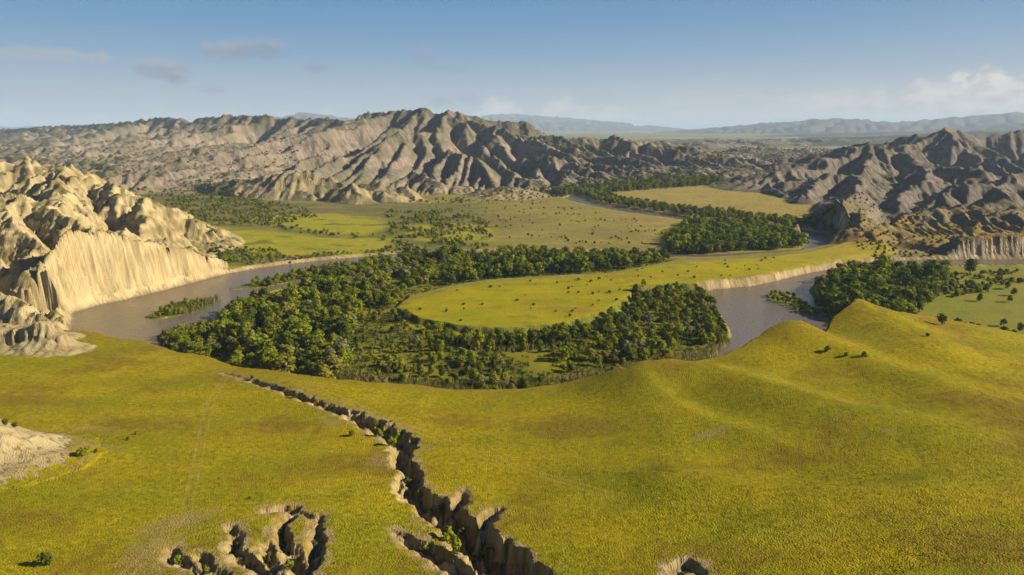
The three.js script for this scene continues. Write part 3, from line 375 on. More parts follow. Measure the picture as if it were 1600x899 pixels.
function paint(o) {
  const x = pos[o * 3], y = pos[o * 3 + 1], z = pos[o * 3 + 2], ny = nor[o * 3 + 1], d = -z, zn = zone[o], b = bare[o], w = wetn[o];
  const fine = noise(x * 0.9, z * 0.9), mid = fbm(x * 0.06, z * 0.06, 4), big = fbm(x * 0.011 + 7, z * 0.011, 3);
  let c;
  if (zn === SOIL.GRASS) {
    const streak = fbm(x * 0.02 + 3, z * 0.06 + 9, 4);
    c = mix3(G_YEL, G_GRN, 0.42 + 1.5 * streak + 0.8 * big - 0.35 * mid + 0.35 * noise(x * 0.33, z * 0.5));
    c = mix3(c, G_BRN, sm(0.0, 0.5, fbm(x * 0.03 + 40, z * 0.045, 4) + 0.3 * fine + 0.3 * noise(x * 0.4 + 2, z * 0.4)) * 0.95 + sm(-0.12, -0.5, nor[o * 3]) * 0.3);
    c = mix3(c, [0.29, 0.24, 0.008], sm(0.18, 0.5, fbm(x * 0.035 + 80, z * 0.06 + 2, 4)) * 0.7);
    const t1 = 0.72 + 0.34 * (fine + 0.8 * noise(x * 2.3, z * 2.3)); c = c.map((v) => v * clamp(t1 + 0.28, 0.6, 1.35));
    for (const s of SCARS) { const dx = x - s[0], dz = z - s[1], cx = (dx * Math.cos(s[4]) + dz * Math.sin(s[4])) / s[2], cz = (dz * Math.cos(s[4]) - dx * Math.sin(s[4])) / s[3], q = cx * cx + cz * cz; if (q < 3) c = mix3(c, EARTH, sm(1.2, 0.1, q + 0.9 * fbm(x * 0.5, z * 1.1, 3)) * 0.55); }
    if (d < 230) for (const T of TRACKS) { const [q] = along(T, x, z); if (q < 3) c = mix3(c, G_DRY, sm(0.42, 0.12, Math.abs(q - 0.85)) * (0.5 + 0.35 * noise(x * 0.25, z * 0.25 + 60))); }
    if (rims[o] < 9) c = mix3(c, G_BRN.map((v) => v * 1.2), sm(9, 0, rims[o] + 3 * mid) * 0.55);
    if (b > 0) { const e = mix3(EARTH, CLAYC, sm(-0.3, 0.5, mid + fine * 0.4)); c = mix3(c, mix3(e, G_BRN, sm(0.0, 0.5, noise(x * 0.7 + 8, z * 0.7)) * (b < 1.3 ? 0.7 : 0.15)), sm(0.25, 0.95, b + 0.45 * fine)); if (b >= 1.4) { c = mix3(mix3(b > 1.75 ? CREAM : [0.10, 0.073, 0.036], [0.22, 0.155, 0.07], 0.4 + 0.8 * mid + 0.4 * fine), SCRUB, sm(0.25, 0.6, noise(x * 0.8, z * 0.8) + 0.3 * noise(x * 2.2, z * 2.2) - (b > 2.5 ? 0.4 : 0)) * 0.75); c = c.map((v) => v * (0.95 + 0.3 * fine)); } }  // bare earth; gully walls darkened further, their shade painted into the colour
  } else if (zn === SOIL.FLOOR || zn === SOIL.BED) {
    const low = d < 1330 && x > VX0 && x < VX1 ? lowField.at(x, z) : 20, gold = d < 1330 && d > 170 && x > VX0 && x < VX1 ? goldField.at(x, z) : 99;
    const far = sm(450, 1000, d);
    if (gold < 1) { c = mix3([0.275, 0.225, 0.003], [0.205, 0.20, 0.003], 0.4 + 1.3 * fbm(x * 0.025, z * 0.05, 4)); c = mix3(c, [0.22, 0.15, 0.015], sm(0.15, 0.5, fbm(x * 0.018 + 30, z * 0.05, 4)) * 0.8); c = mix3(c, [0.30, 0.20, 0.05], sm(120, 300, x) * 0.35); c = mix3(c, [0.12, 0.12, 0.02], sm(0.965, 0.9, ny)); c = mix3(c, [0.15, 0.13, 0.02], sm(0.1, 0.45, fbm(x * 0.06 + 90, z * 0.12, 4)) * 0.55); }
    else if (low < 0) { c = mix3([0.20, 0.17, 0.009], [0.07, 0.085, 0.012], 0.62 + 1.1 * fbm(x * 0.03, z * 0.04, 3)); if (x > 150) c = mix3([0.15, 0.165, 0.016], [0.20, 0.16, 0.03], 0.3 + fbm(x * 0.03, z * 0.06, 3)); }
    else {
      const green = sm(60, -110, x + 30 * mid) * sm(860, 600, d);
      c = mix3(mix3([0.20, 0.172, 0.035], [0.19, 0.19, 0.01], green), [0.145, 0.115, 0.05], 0.25 + 1.2 * fbm(x * 0.008 + 11, z * 0.02, 4) - 0.2 * green);
      if (x < 0 && d > 480 && d < 900) { let q = 1e9; for (const P of FIELDS) q = Math.min(q, sdist(P, x, z)); c = mix3(c, mix3([0.135, 0.115, 0.045], SCRUB, 0.5 + fbm(x * 0.03, z * 0.05, 3)), sm(0, 14, q + 7 * mid) * sm(20, -70, x) * 0.75); c = mix3(c, mix3([0.215, 0.215, 0.008], [0.26, 0.225, 0.02], 0.5 + 1.2 * fbm(x * 0.02, z * 0.05, 3)), sm(6, -6, q + 8 * mid)); }
      c = mix3(c, [0.12, 0.085, 0.035], sm(70, 20, Math.hypot(x - 5, (z + 730) * 1.3) + 25 * mid) * 0.5);
      c = mix3(c, [0.26, 0.18, 0.075], sm(0.1, 0.5, fbm(x * 0.01 + 50, z * 0.025, 4)) * 0.55);
      c = mix3(c, [0.28, 0.205, 0.05], 0.6 * sm(90, 190, x) * sm(590, 690, d + 60 * mid) * sm(1350, 1200, d));
      c = mix3(c, mix3([0.055, 0.062, 0.02], [0.17, 0.15, 0.06], 0.45 + 1.2 * fbm(x * 0.012, z * 0.02, 4)), sm(-150, -300, x + 50 * mid) * sm(820, 980, d) * 0.9);
      if (d > 1300) c = mix3(c, mix3(SCRUB, [0.16, 0.15, 0.05], 0.5 + fbm(x * 0.006, z * 0.01, 4)), sm(1250, 1700, d) * 0.85);
      if (d > 2000 && x > 300) c = mix3(c, [0.20, 0.20, 0.10], sm(0.0, 0.3, fbm(x * 0.001, z * 0.002 + 3, 3)));
      c = mix3(c, SCRUB, sm(0.12, 0.4, fbm(x * 0.03 + 15, z * 0.05, 4)) * (x < -20 && d < 1100 ? 0.75 : 0.25));
    }
    c = c.map((v) => v * (1 + 0.22 * fine + 0.16 * mid));
    if (w < 3.2) c = mix3(c, mix3([0.32, 0.235, 0.12], [0.2, 0.15, 0.085], 0.5 + mid + 0.4 * fine), sm(2.6, 0.6, w + 0.6 * fine) * (low < 2 ? 0.1 : 0.85));
    if (ny < 0.86 && w < 14 && low > 2) c = mix3(c, mix3([0.37, 0.28, 0.15], [0.17, 0.125, 0.07], 0.4 + 0.5 * fine + 0.9 * noise(x * 0.07, z * 0.07)), sm(0.86, 0.7, ny));
    if (zn === SOIL.BED) c = [0.19, 0.14, 0.09];
  } else {
    const steep = zn === SOIL.CLAY ? sm(0.72, 0.45, ny + 0.06 * fine) : sm(0.90, 0.70, ny + 0.05 * fine), strata = noise(x * 0.004 + y * 0.02, y * 0.28 + x * 0.006 + 0.9 * noise(x * 0.03, z * 0.03)), nf = noise(x * 0.35, z * 0.35 + y * 0.6);
    if (zn === SOIL.CLAY) {
      c = mix3(mix3(CLAYC, [0.27, 0.2, 0.1], sm(0.1, 0.5, -strata)), CREAM, 0.4 + 0.9 * strata + 0.3 * nf + (b > 2.5 ? 0.35 : 0));
      const veg = sm(-0.18, 0.2, mid - 0.3 * nor[o * 3] + 0.5 * fbm(x * 0.3, z * 0.3, 2)) * (1 - 0.85 * steep) * (b > 2.5 ? 0.15 : 1);  // scrub cover, thickened on slopes away from the sun to paint in shade
      c = mix3(c, mix3([0.17, 0.14, 0.035], SCRUB, 0.5 + fine), veg);
      if (b > 2.5) { const st = noise(x * 0.7, z * 0.7 + y * 0.05) * 0.5 + noise(x * 0.17, z * 0.17 + y * 0.03), bed = noise(x * 0.012 + z * 0.01, y * 0.34 + 0.02 * x) + 0.5 * noise(x * 0.03, y * 0.9); c = mix3(c, [0.36, 0.26, 0.12], sm(0.0, 0.5, st) * 0.6); c = mix3(c, [0.27, 0.20, 0.10], sm(0.05, 0.5, bed + 0.3 * fine) * 0.6); c = mix3(c, SCRUB, sm(0.3, 0.55, fbm(x * 0.12 + 70, y * 0.2 + z * 0.12, 3)) * sm(16, 4, y) * 0.7); }
      c = c.map((v) => v * (1 + 0.14 * fine));
    } else if (zn === SOIL.RANGE) {
      const yel = sm(1120, 960, d) * 0.8 + sm(-400, -1200, x) * 0.12;
      c = mix3(mix3(GREY, PINK, 0.55 + 0.8 * strata + 0.35 * nf), CLAYC, yel);
      const veg = sm(-0.18, 0.16, fbm(x * 0.008 + 9, z * 0.008, 4) + 0.35 * fbm(x * 0.06, z * 0.06, 3) + (nor[o * 3] < 0 ? 0.16 : -0.12) + 0.25 * sm(60, 130, y)) * (1 - 0.5 * steep);
      c = mix3(c, mix3([0.10, 0.092, 0.04], [0.055, 0.06, 0.028], 0.5 + nf), veg * 0.92);
      c = c.map((v) => v * (1 + 0.2 * noise(x * 0.12, z * 0.12) + 0.22 * noise(x * 0.4, z * 0.4)));
    } else if (zn === SOIL.HILLS) {
      c = mix3(GREY, PINK, 0.25 + 0.8 * strata + 0.4 * nf);
      const grassy = sm(720, 640, d), veg = sm(-0.08, 0.25, fbm(x * 0.011 + 19, z * 0.011, 4) + 0.3 * fbm(x * 0.08, z * 0.08, 3) + (nor[o * 3] < 0 ? 0.1 : -0.1)) * (1 - 0.75 * steep);
      c = mix3(c, mix3([0.12, 0.10, 0.05], [0.06, 0.062, 0.03], 0.5 + nf), veg * 0.9);
      if (grassy > 0) { const g = mix3(mix3([0.27, 0.195, 0.05], [0.20, 0.115, 0.045], 0.5 + 1.2 * fbm(x * 0.02, z * 0.03, 3)), SCRUB, sm(0.0, 0.3, fbm(x * 0.035 + 3, z * 0.05, 4)) * 0.85); c = mix3(c, g, grassy * (1 - 0.8 * steep)); }
      if (b > 2.5 && d < 640) c = mix3([0.40, 0.32, 0.21], [0.17, 0.125, 0.08], sm(-0.1, 0.5, noise(x * 0.28, z * 0.28 + y * 0.03)));
      c = c.map((v) => v * (1 + 0.18 * noise(x * 0.18, z * 0.18) + 0.2 * noise(x * 0.6, z * 0.6)));
    } else c = mix3([0.035, 0.042, 0.03], [0.10, 0.09, 0.07], 0.4 + 1.1 * fbm(x * 0.002, z * 0.002, 5));
  }
  col[o * 3] = clamp(c[0], 0.003, 0.9); col[o * 3 + 1] = clamp(c[1], 0.003, 0.9); col[o * 3 + 2] = clamp(c[2], 0.002, 0.9);
}
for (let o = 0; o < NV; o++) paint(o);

// ------------------------------------------------------------------ materials
function grain(size, seed, lo, hi, freq, oct) {      // a tileable speckle
  const data = new Uint8Array(size * size * 4), val = new Float32Array(size * size);
  for (let j = 0; j < size; j++) for (let i = 0; i < size; i++) {
    const u = i / size, v = j / size, f = (a, b) => fbm(a * freq + seed, b * freq, oct, 0.65), s = sm(0.7, 1, u), t = sm(0.7, 1, v);
    val[j * size + i] = lerp(lerp(f(u, v), f(u - 1, v), s), lerp(f(u, v - 1), f(u - 1, v - 1), s), t);
  }
  for (let k = 0; k < val.length; k++) { const g = Math.round(255 * clamp(lerp(lo, hi, clamp(0.5 + val[k] * 0.9)))); data.set([g, g, g, 255], k * 4); }
  const t = new THREE.DataTexture(data, size, size); t.wrapS = t.wrapT = THREE.RepeatWrapping; t.magFilter = THREE.LinearFilter; t.minFilter = THREE.LinearMipmapLinearFilter; t.generateMipmaps = true; t.needsUpdate = true; return t;
}
const turfMap = grain(1024, 5, 0.74, 1.0, 46, 4), turfBump = grain(1024, 15, 0, 1, 60, 3), earthBump = grain(512, 25, 0, 1, 24, 4), rippleBump = grain(1024, 35, 0, 1, 40, 3);
const land = (o) => new THREE.MeshPhysicalMaterial({ vertexColors: true, roughness: 1, metalness: 0, specularIntensity: 0.15, ...o });
const M = {
  meadow: land({ map: turfMap, bumpMap: turfBump, bumpScale: 0.22 }),
  clay: land({ bumpMap: earthBump, bumpScale: 0.5 }), floor: land({ bumpMap: earthBump, bumpScale: 0.35 }), range: land({ bumpMap: earthBump, bumpScale: 1.2 }), hills: land({ bumpMap: earthBump, bumpScale: 1.0 }), far: land({}),
  water: new THREE.MeshPhysicalMaterial({ color: new THREE.Color().setRGB(0.115, 0.09, 0.062), specularIntensity: 1, roughness: 0.13, bumpMap: rippleBump, bumpScale: 0.24, ior: 1.33 }),
  bark: new THREE.MeshStandardMaterial({ color: new THREE.Color().setRGB(0.09, 0.07, 0.05), roughness: 1 }),
};
const tag = (o, label, category, group, kind) => { o.userData.label = label; o.userData.category = category; if (group) o.userData.group = group; if (kind) o.userData.kind = kind; o.traverse((q) => { if (q.isMesh) { q.castShadow = true; q.receiveShadow = true; } }); return o; };

// ------------------------------------------------------------------ the land, one mesh for each kind of ground
const PIECES = [
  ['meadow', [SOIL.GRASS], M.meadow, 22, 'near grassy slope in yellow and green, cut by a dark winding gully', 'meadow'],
  ['clay_badlands', [SOIL.CLAY], M.clay, 12, 'pale cream clay badlands with a sheer cliff above the muddy river bend', 'badlands'],
  ['valley_floor', [SOIL.FLOOR, SOIL.BED], M.floor, 12, 'flat grassy valley floor with golden terrace and low earthen river banks', 'valley floor'],
  ['badland_range', [SOIL.RANGE], M.range, 30, 'long gullied grey and tan clay range behind the valley', 'mountain range'],
  ['badland_hills', [SOIL.HILLS], M.hills, 24, 'dark furrowed clay hills east of the river, with a grassy shoulder', 'hills'],
  ['far_mountains', [SOIL.FAR], M.far, 100, 'blue hazy mountains on the horizon beyond the badlands', 'mountains']];
for (const [name, kinds, material, tile, label, category] of PIECES) {
  const map = new Int32Array(NV).fill(-1), idx = [], p = [], n = [], c = [], uv = []; let count = 0;
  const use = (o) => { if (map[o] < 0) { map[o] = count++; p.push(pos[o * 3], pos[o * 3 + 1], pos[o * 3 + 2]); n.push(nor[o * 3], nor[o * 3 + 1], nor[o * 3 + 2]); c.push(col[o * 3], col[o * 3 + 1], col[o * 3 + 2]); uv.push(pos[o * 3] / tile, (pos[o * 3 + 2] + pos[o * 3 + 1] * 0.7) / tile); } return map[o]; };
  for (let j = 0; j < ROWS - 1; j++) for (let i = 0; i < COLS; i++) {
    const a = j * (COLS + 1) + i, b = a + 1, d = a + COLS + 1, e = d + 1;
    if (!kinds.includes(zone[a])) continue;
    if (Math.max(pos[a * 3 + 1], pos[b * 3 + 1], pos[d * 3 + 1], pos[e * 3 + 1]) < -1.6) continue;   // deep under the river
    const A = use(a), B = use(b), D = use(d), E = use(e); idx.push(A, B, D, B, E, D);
  }
  if (!count) continue;
  const g = new THREE.BufferGeometry();
  g.setAttribute('position', new THREE.BufferAttribute(new Float32Array(p), 3)); g.setAttribute('normal', new THREE.BufferAttribute(new Float32Array(n), 3)); g.setAttribute('color', new THREE.BufferAttribute(new Float32Array(c), 3)); g.setAttribute('uv', new THREE.BufferAttribute(new Float32Array(uv), 2)); g.setIndex(new THREE.BufferAttribute(new Uint32Array(idx), 1));
  const m = new THREE.Mesh(g, material); m.name = name; scene.add(m); tag(m, label, category, null, 'structure');
  console.log(name, count, idx.length / 3);
}
{
  const d = 4, nx = Math.ceil((VX1 - VX0) / d), nz = Math.ceil((VZ1 - VZ0) / d), p = [], uv = [], nn = [], idx = [], id = new Int32Array((nx + 1) * (nz + 1)).fill(-1); let count = 0;
  const use = (i, j) => { const k = j * (nx + 1) + i; if (id[k] < 0) { id[k] = count++; const x = VX0 + i * d, z = VZ0 + j * d; p.push(x, 0, z); nn.push(0, 1, 0); uv.push(x / 62, z / 62); } return id[k]; };
  for (let j = 0; j < nz; j++) for (let i = 0; i < nx; i++) { if (riverField.at(VX0 + (i + 0.5) * d, VZ0 + (j + 0.5) * d) > 7) continue; const a = use(i, j), b = use(i + 1, j), c = use(i, j + 1), e = use(i + 1, j + 1); idx.push(a, c, b, b, c, e); }
  const g = new THREE.BufferGeometry(); g.setAttribute('position', new THREE.Float32BufferAttribute(p, 3)); g.setAttribute('normal', new THREE.Float32BufferAttribute(nn, 3)); g.setAttribute('uv', new THREE.Float32BufferAttribute(uv, 2)); g.setIndex(idx);
  const m = new THREE.Mesh(g, M.water); m.name = 'river'; scene.add(m); tag(m, 'muddy brown river looping through the valley', 'river', null, 'structure');
}

// ------------------------------------------------------------------ foliage
const names = {};
function numbered(n) { const k = names[n] = (names[n] ?? -1) + 1; return k ? `${n}_${String(k).padStart(3, '0')}` : n; }
const LEAF = { dark: [0.068, 0.09, 0.007], green: [0.135, 0.163, 0.007], bright: [0.16, 0.188, 0.007], olive: [0.165, 0.155, 0.02], grey: [0.15, 0.15, 0.065], pale: [0.30, 0.28, 0.21] };
const leafMat = {}; for (const k in LEAF) leafMat[k] = new THREE.MeshPhysicalMaterial({ color: new THREE.Color().setRGB(...LEAF[k]), vertexColors: true, roughness: 1, specularIntensity: 0.08, transmission: 0.25, thickness: 0, side: THREE.DoubleSide });
const tintMat = new THREE.MeshPhysicalMaterial({ vertexColors: true, roughness: 1, specularIntensity: 0.08, transmission: 0.25, thickness: 0, side: THREE.DoubleSide });
function foliage(R, { n, lobes, rx, y0, y1, leaf, lobe }) {      // many small leaf sprays over uneven lobes, for a plant 1 m tall
  const L = []; for (let i = 0; i < lobes; i++) { const a = R() * 6.283, q = Math.sqrt(R()) * rx * 0.72, t = R(); const y = lerp(y0 + lobe * 0.6, y1 - lobe * 0.7, t), f = 1 - 0.45 * Math.abs(t - 0.4); L.push([Math.cos(a) * q * f, y, Math.sin(a) * q * f, lobe * (0.7 + 0.6 * R()), 0.75 + 0.5 * R()]); }
  L.push([0, (y0 + y1) / 2, 0, rx * 0.72, 0.8], [0, y1 - lobe * 0.9, 0, lobe, 0.9]);
  const p = new Float32Array(n * 12), nn = new Float32Array(n * 12), c = new Float32Array(n * 12), idx = [], a = new THREE.Vector3(), b = new THREE.Vector3(), o = new THREE.Vector3(), q = new THREE.Vector3(), m = new THREE.Vector3();
  for (let k = 0; k < n; k++) {
    const l = L[Math.floor(R() * L.length)]; let x = R() * 2 - 1, y = R() * 2 - 0.75, z = R() * 2 - 1; o.set(x, y, z); if (o.lengthSq() < 0.05) o.set(0, 1, 0); o.normalize();
    const rad = l[3] * (0.62 + 0.46 * Math.pow(R(), 0.5)); q.set(l[0] + o.x * rad, Math.max(y0 * 0.6 + 0.01, l[1] + o.y * rad * l[4]), l[2] + o.z * rad);
    m.copy(o).add(a.set(R() - 0.5, R() - 0.35, R() - 0.5).multiplyScalar(1.3)).normalize();
    a.set(R() - 0.5, R() - 0.5, R() - 0.5).cross(m).normalize(); b.copy(m).cross(a); const s = leaf * (0.6 + 0.8 * R()), s2 = s * (0.55 + 0.4 * R());
    const cols = l[4] * 0.0 + 0.72 + 0.5 * R(), warm = R() < 0.12 ? 1.25 : 1; o.multiplyScalar(0.75).addScaledVector(m, 0.55).normalize();
    const put = (i, dx, dy) => { const t = (k * 4 + i) * 3; p[t] = q.x + a.x * dx + b.x * dy; p[t + 1] = q.y + a.y * dx + b.y * dy; p[t + 2] = q.z + a.z * dx + b.z * dy; nn[t] = o.x; nn[t + 1] = o.y; nn[t + 2] = o.z; c[t] = cols * warm; c[t + 1] = cols; c[t + 2] = cols * 0.95; };
    put(0, -s, 0); put(1, 0, -s2); put(2, s, 0.15 * s); put(3, 0.1 * s, s2); const t = k * 4; idx.push(t, t + 1, t + 2, t, t + 2, t + 3);
  }
  const g = new THREE.BufferGeometry(); g.setAttribute('position', new THREE.BufferAttribute(p, 3)); g.setAttribute('normal', new THREE.BufferAttribute(nn, 3)); g.setAttribute('color', new THREE.BufferAttribute(c, 3)); g.setIndex(idx); return g;
}
function limb(a, b, r0, r1, seg = 5) { const d = new THREE.Vector3().subVectors(b, a), g = new THREE.CylinderGeometry(r1, r0, d.length(), seg, 1, true); g.translate(0, d.length() / 2, 0); g.applyQuaternion(new THREE.Quaternion().setFromUnitVectors(new THREE.Vector3(0, 1, 0), d.clone().normalize())); g.translate(a.x, a.y, a.z); g.deleteAttribute('uv'); return g.toNonIndexed(); }
function trunkShape(R, top, r) { const V = (x, y, z) => new THREE.Vector3(x, y, z), k = V((R() - 0.5) * 0.06, top * 0.45, (R() - 0.5) * 0.06), gs = [limb(V(0, -0.03, 0), k, r, r * 0.7, 6)]; for (let i = 0; i < 4; i++) { const a = i * 1.6 + R(), e = V(k.x + Math.cos(a) * 0.16, top * (0.85 + 0.3 * R()), k.z + Math.sin(a) * 0.16); gs.push(limb(k, e, r * 0.55, r * 0.15, 4)); } return mergeGeometries(gs); }
const RT = rng(2024);
const TREES = []; for (let i = 0; i < 7; i++) { const wide = 0.36 + 0.1 * RT(); TREES.push({ crown: foliage(RT, { n: 620, lobes: 9 + (i % 4), rx: wide, y0: 0.1 + 0.08 * RT(), y1: 1, leaf: 0.05, lobe: 0.17 }), trunk: trunkShape(RT, 0.62, 0.03) }); }
const SHRUBS = []; for (let i = 0; i < 5; i++) SHRUBS.push({ crown: foliage(RT, { n: 190, lobes: 5, rx: 0.62, y0: 0.02, y1: 0.95, leaf: 0.12, lobe: 0.3 }), trunk: trunkShape(RT, 0.5, 0.04) });
const placed = [];
const grid = new Map();
function free(x, z, gap) { const k = 8, i = Math.floor(x / k), j = Math.floor(z / k); for (let a = -1; a <= 1; a++) for (let b = -1; b <= 1; b++) for (const q of grid.get(`${i + a},${j + b}`) ?? []) if ((q[0] - x) ** 2 + (q[1] - z) ** 2 < gap * gap) return false; const key = `${i},${j}`; if (!grid.has(key)) grid.set(key, []); grid.get(key).push([x, z]); return true; }
const PLAIN = 'plain';
function grove({ kind, pts, e = 2, gap, tall, tones, phrase, group, dry = 0.8, holes = [], thin = 0, count, seed, slopeMin = 0.0, fade = 0 }) {
  const P = poly(e, pts), R = rng(seed), HP = holes.map((h) => poly(e, h)); let a = [1e9, -1e9, 1e9, -1e9]; for (const [x, z] of P) a = [Math.min(a[0], x), Math.max(a[1], x), Math.min(a[2], z), Math.max(a[3], z)];
  const tries = count ? count * 12 : Math.min(40000, Math.round((a[1] - a[0]) * (a[3] - a[2]) / gap / gap * 5)); let made = 0;
  for (let k = 0; k < tries && (!count || made < count); k++) {
    const x = lerp(a[0], a[1], R()), z = lerp(a[2], a[3], R()), r1 = R(), r2 = R(), r3 = R(), r4 = R();
    if (!inPoly(P, x, z) || HP.some((h) => inPoly(h, x, z))) continue;
    if (thin && fbm(x * 0.035 + seed, z * 0.035, 3) * 1.4 + 0.5 < thin * (0.5 + r4)) continue;
    if (wet(x, z) < dry) continue;
    if (!free(x, z, gap * (0.75 + 0.5 * r1))) continue;
    const y = height(x, z); if (probe.zone === SOIL.GRASS && kind === 'tree') continue;
    const big = noise(x * 0.03 + seed, z * 0.03) * 0.25, h = lerp(tall[0], tall[1], clamp(Math.pow(r2, 1.3) + big)); let t = 0, acc = 0; const pick = clamp(r3 + 0.28 * noise(x * 0.045 + 3 * seed, z * 0.045)); for (const [name, wgt] of tones) { acc += wgt; if (pick <= acc) { t = name; break; } } t = t || tones[tones.length - 1][0];
    placed.push({ kind, x, y, z, h, tone: t, phrase, group, seed, turn: r4 * 6.283, w: 0.95 + 0.5 * r1, r: R(), size: h / Math.hypot(x, z, EYE - y), variant: Math.floor(R() * 35) }); made++;
  }
}
const MIXED = [['dark', 0.27], ['green', 0.36], ['bright', 0.15], ['olive', 0.14], ['grey', 0.08]], DEEP = [['dark', 0.47], ['green', 0.41], ['bright', 0.12]], SCRUBBY = [['dark', 0.3], ['green', 0.25], ['olive', 0.25], ['grey', 0.2]];
const CLEAR = [[766, 552], [812, 548], [868, 560], [884, 574], [830, 590], [782, 582]], CLEAR2 = [[548, 520], [600, 515], [640, 545], [640, 582], [568, 586], [548, 560]];
grove({ kind: 'tree', thin: 0.1, seed: 1, gap: 5, tall: [5, 12], tones: MIXED, group: 'trees of the dense wood in the west river bend', phrase: 'in the dense wood between the west river arm and the meadow rim', pts: [[318, 548], [345, 502], [385, 476], [440, 463], [500, 456], [548, 470], [560, 520], [545, 560], [520, 612], [400, 606], [330, 575]] });
grove({ kind: 'tree', seed: 2, gap: 3.2, tall: [2.4, 5.5], tones: [['olive', 0.35], ['bright', 0.3], ['green', 0.35]], dry: -1.5, group: 'low willows at the water edge', phrase: 'in the shallows west of the wood', pts: [[240, 529], [285, 516], [345, 503], [335, 548], [310, 566], [262, 548]] });
grove({ kind: 'tree', thin: 0.2, seed: 3, gap: 5.2, tall: [4, 9.5], tones: MIXED, group: 'trees on the north edge of the bend', phrase: 'between west river arm and terrace tip', pts: [[480, 441], [545, 425], [562, 410], [620, 404], [700, 405], [760, 408], [700, 436], [640, 454], [615, 482], [572, 476], [500, 458]] });
grove({ kind: 'tree', seed: 4, gap: 5.6, tall: [6, 12], tones: DEEP, group: 'trees of the long wood behind the golden terrace', phrase: 'in the long dark wood behind the golden terrace', pts: [[620, 403], [800, 401], [950, 403], [1045, 407], [1008, 415], [950, 424], [850, 430], [760, 437], [700, 446]] });
grove({ kind: 'tree', thin: 0.2, seed: 5, gap: 5.6, tall: [1.6, 4.4], tones: [['dark', 0.35], ['green', 0.25], ['grey', 0.25], ['olive', 0.15]], group: 'bushy trees dotted over the yellow clearing', phrase: 'on the yellow clearing beside the west wood', pts: [[548, 478], [615, 484], [652, 518], [652, 580], [560, 596], [545, 540]] });
grove({ kind: 'tree', thin: 0.12, seed: 6, gap: 4.6, tall: [3.5, 7.5], tones: DEEP, group: 'trees of the hedge along the golden terrace', phrase: 'in the hedge of trees along the near edge of the golden terrace', pts: [[608, 484], [655, 512], [730, 525], [800, 527], [888, 518], [950, 500], [984, 480], [1004, 462], [1024, 474], [968, 518], [905, 540], [800, 546], [700, 540], [636, 524]] });
grove({ kind: 'tree', thin: 0.2, seed: 7, gap: 5, tall: [3.2, 8], tones: MIXED, group: 'trees of the wood inside the east river bend', phrase: 'in the wood beside the east river bend below the terrace bank', pts: [[1000, 456], [1060, 451], [1100, 457], [1118, 485], [1133, 525], [1090, 545], [1000, 562], [920, 574], [890, 535], [960, 508]] });
grove({ kind: 'tree', seed: 8, gap: 4.8, tall: [2, 6.4], tones: MIXED, thin: 0.1, holes: [CLEAR], group: 'low trees in the scrub behind the meadow rim', phrase: 'in the scrub between the hedge of trees and the meadow rim', pts: [[650, 526], [760, 538], [890, 538], [1000, 562], [1060, 555], [950, 596], [850, 612], [760, 618], [650, 610], [545, 596], [560, 560]] });
grove({ kind: 'tree', seed: 9, gap: 5.6, tall: [7.5, 12], tones: DEEP, group: 'trees inside the far river loop', phrase: 'in the wood inside the far river loop', pts: [[1050, 397], [1040, 382], [1060, 365], [1075, 348], [1120, 351], [1160, 354], [1232, 364], [1258, 380], [1248, 390], [1150, 398]] });
grove({ kind: 'tree', seed: 10, gap: 6, tall: [4.5, 8.5], tones: DEEP, group: 'trees beyond the far river channel', phrase: 'in the strip beyond the far channel', pts: [[1085, 326], [1160, 334], [1230, 342], [1298, 355], [1302, 368], [1240, 357], [1170, 347], [1110, 342]] });
grove({ kind: 'tree', seed: 11, gap: 7, tall: [7, 11], tones: DEEP, group: 'trees of the distant riverside strip', phrase: 'in the distant riverside strip below the clay range', pts: [[862, 301], [930, 297], [1050, 287], [1130, 284], [1130, 289], [1000, 297], [930, 303], [872, 306]] });
grove({ kind: 'tree', seed: 12, gap: 6.5, tall: [6, 10], tones: DEEP, group: 'trees on the far bank of the distant channel', phrase: 'on the far bank of the distant channel', pts: [[912, 304], [940, 304], [985, 315], [1040, 322], [1075, 328], [1100, 340], [1060, 336], [1000, 325.5], [950, 318], [926, 312]] });
grove({ kind: 'tree', seed: 13, gap: 6, tall: [7, 13.5], tones: [['dark', 0.5], ['green', 0.4], ['bright', 0.1]], dry: -0.5, group: 'tall trees of the round wood beside the east river', phrase: 'in the round wood behind the pointed grassy knoll', pts: [[1274, 462], [1285, 444], [1305, 432], [1345, 428], [1400, 425], [1450, 427], [1478, 434], [1468, 452], [1440, 482], [1420, 505], [1370, 520], [1310, 496]] });
grove({ kind: 'tree', seed: 14, gap: 3.4, tall: [1.6, 4], tones: [['green', 0.5], ['bright', 0.3], ['olive', 0.2]], dry: -0.3, group: 'willow bushes on the river islands', phrase: 'on the small low island in the west river arm', pts: [[220, 497], [255, 479], [300, 468], [330, 466], [318, 478], [290, 491], [250, 499]] });
grove({ kind: 'tree', seed: 15, gap: 4, tall: [3, 6.5], tones: [['green', 0.55], ['dark', 0.3], ['bright', 0.15]], dry: -0.3, group: 'willow bushes on the sand spit', phrase: 'on the long sand spit in the west river arm', pts: [[395, 441], [470, 424], [540, 410], [556, 413], [530, 425], [470, 437], [410, 448]] });
grove({ kind: 'tree', seed: 16, gap: 3.4, tall: [2, 4], tones: DEEP, dry: -0.5, group: 'bushes on the island in the east river bend', phrase: 'on the small island in the east river bend', pts: [[1194, 459], [1222, 454], [1246, 463], [1268, 478], [1290, 491], [1262, 491], [1230, 478], [1205, 470]] });
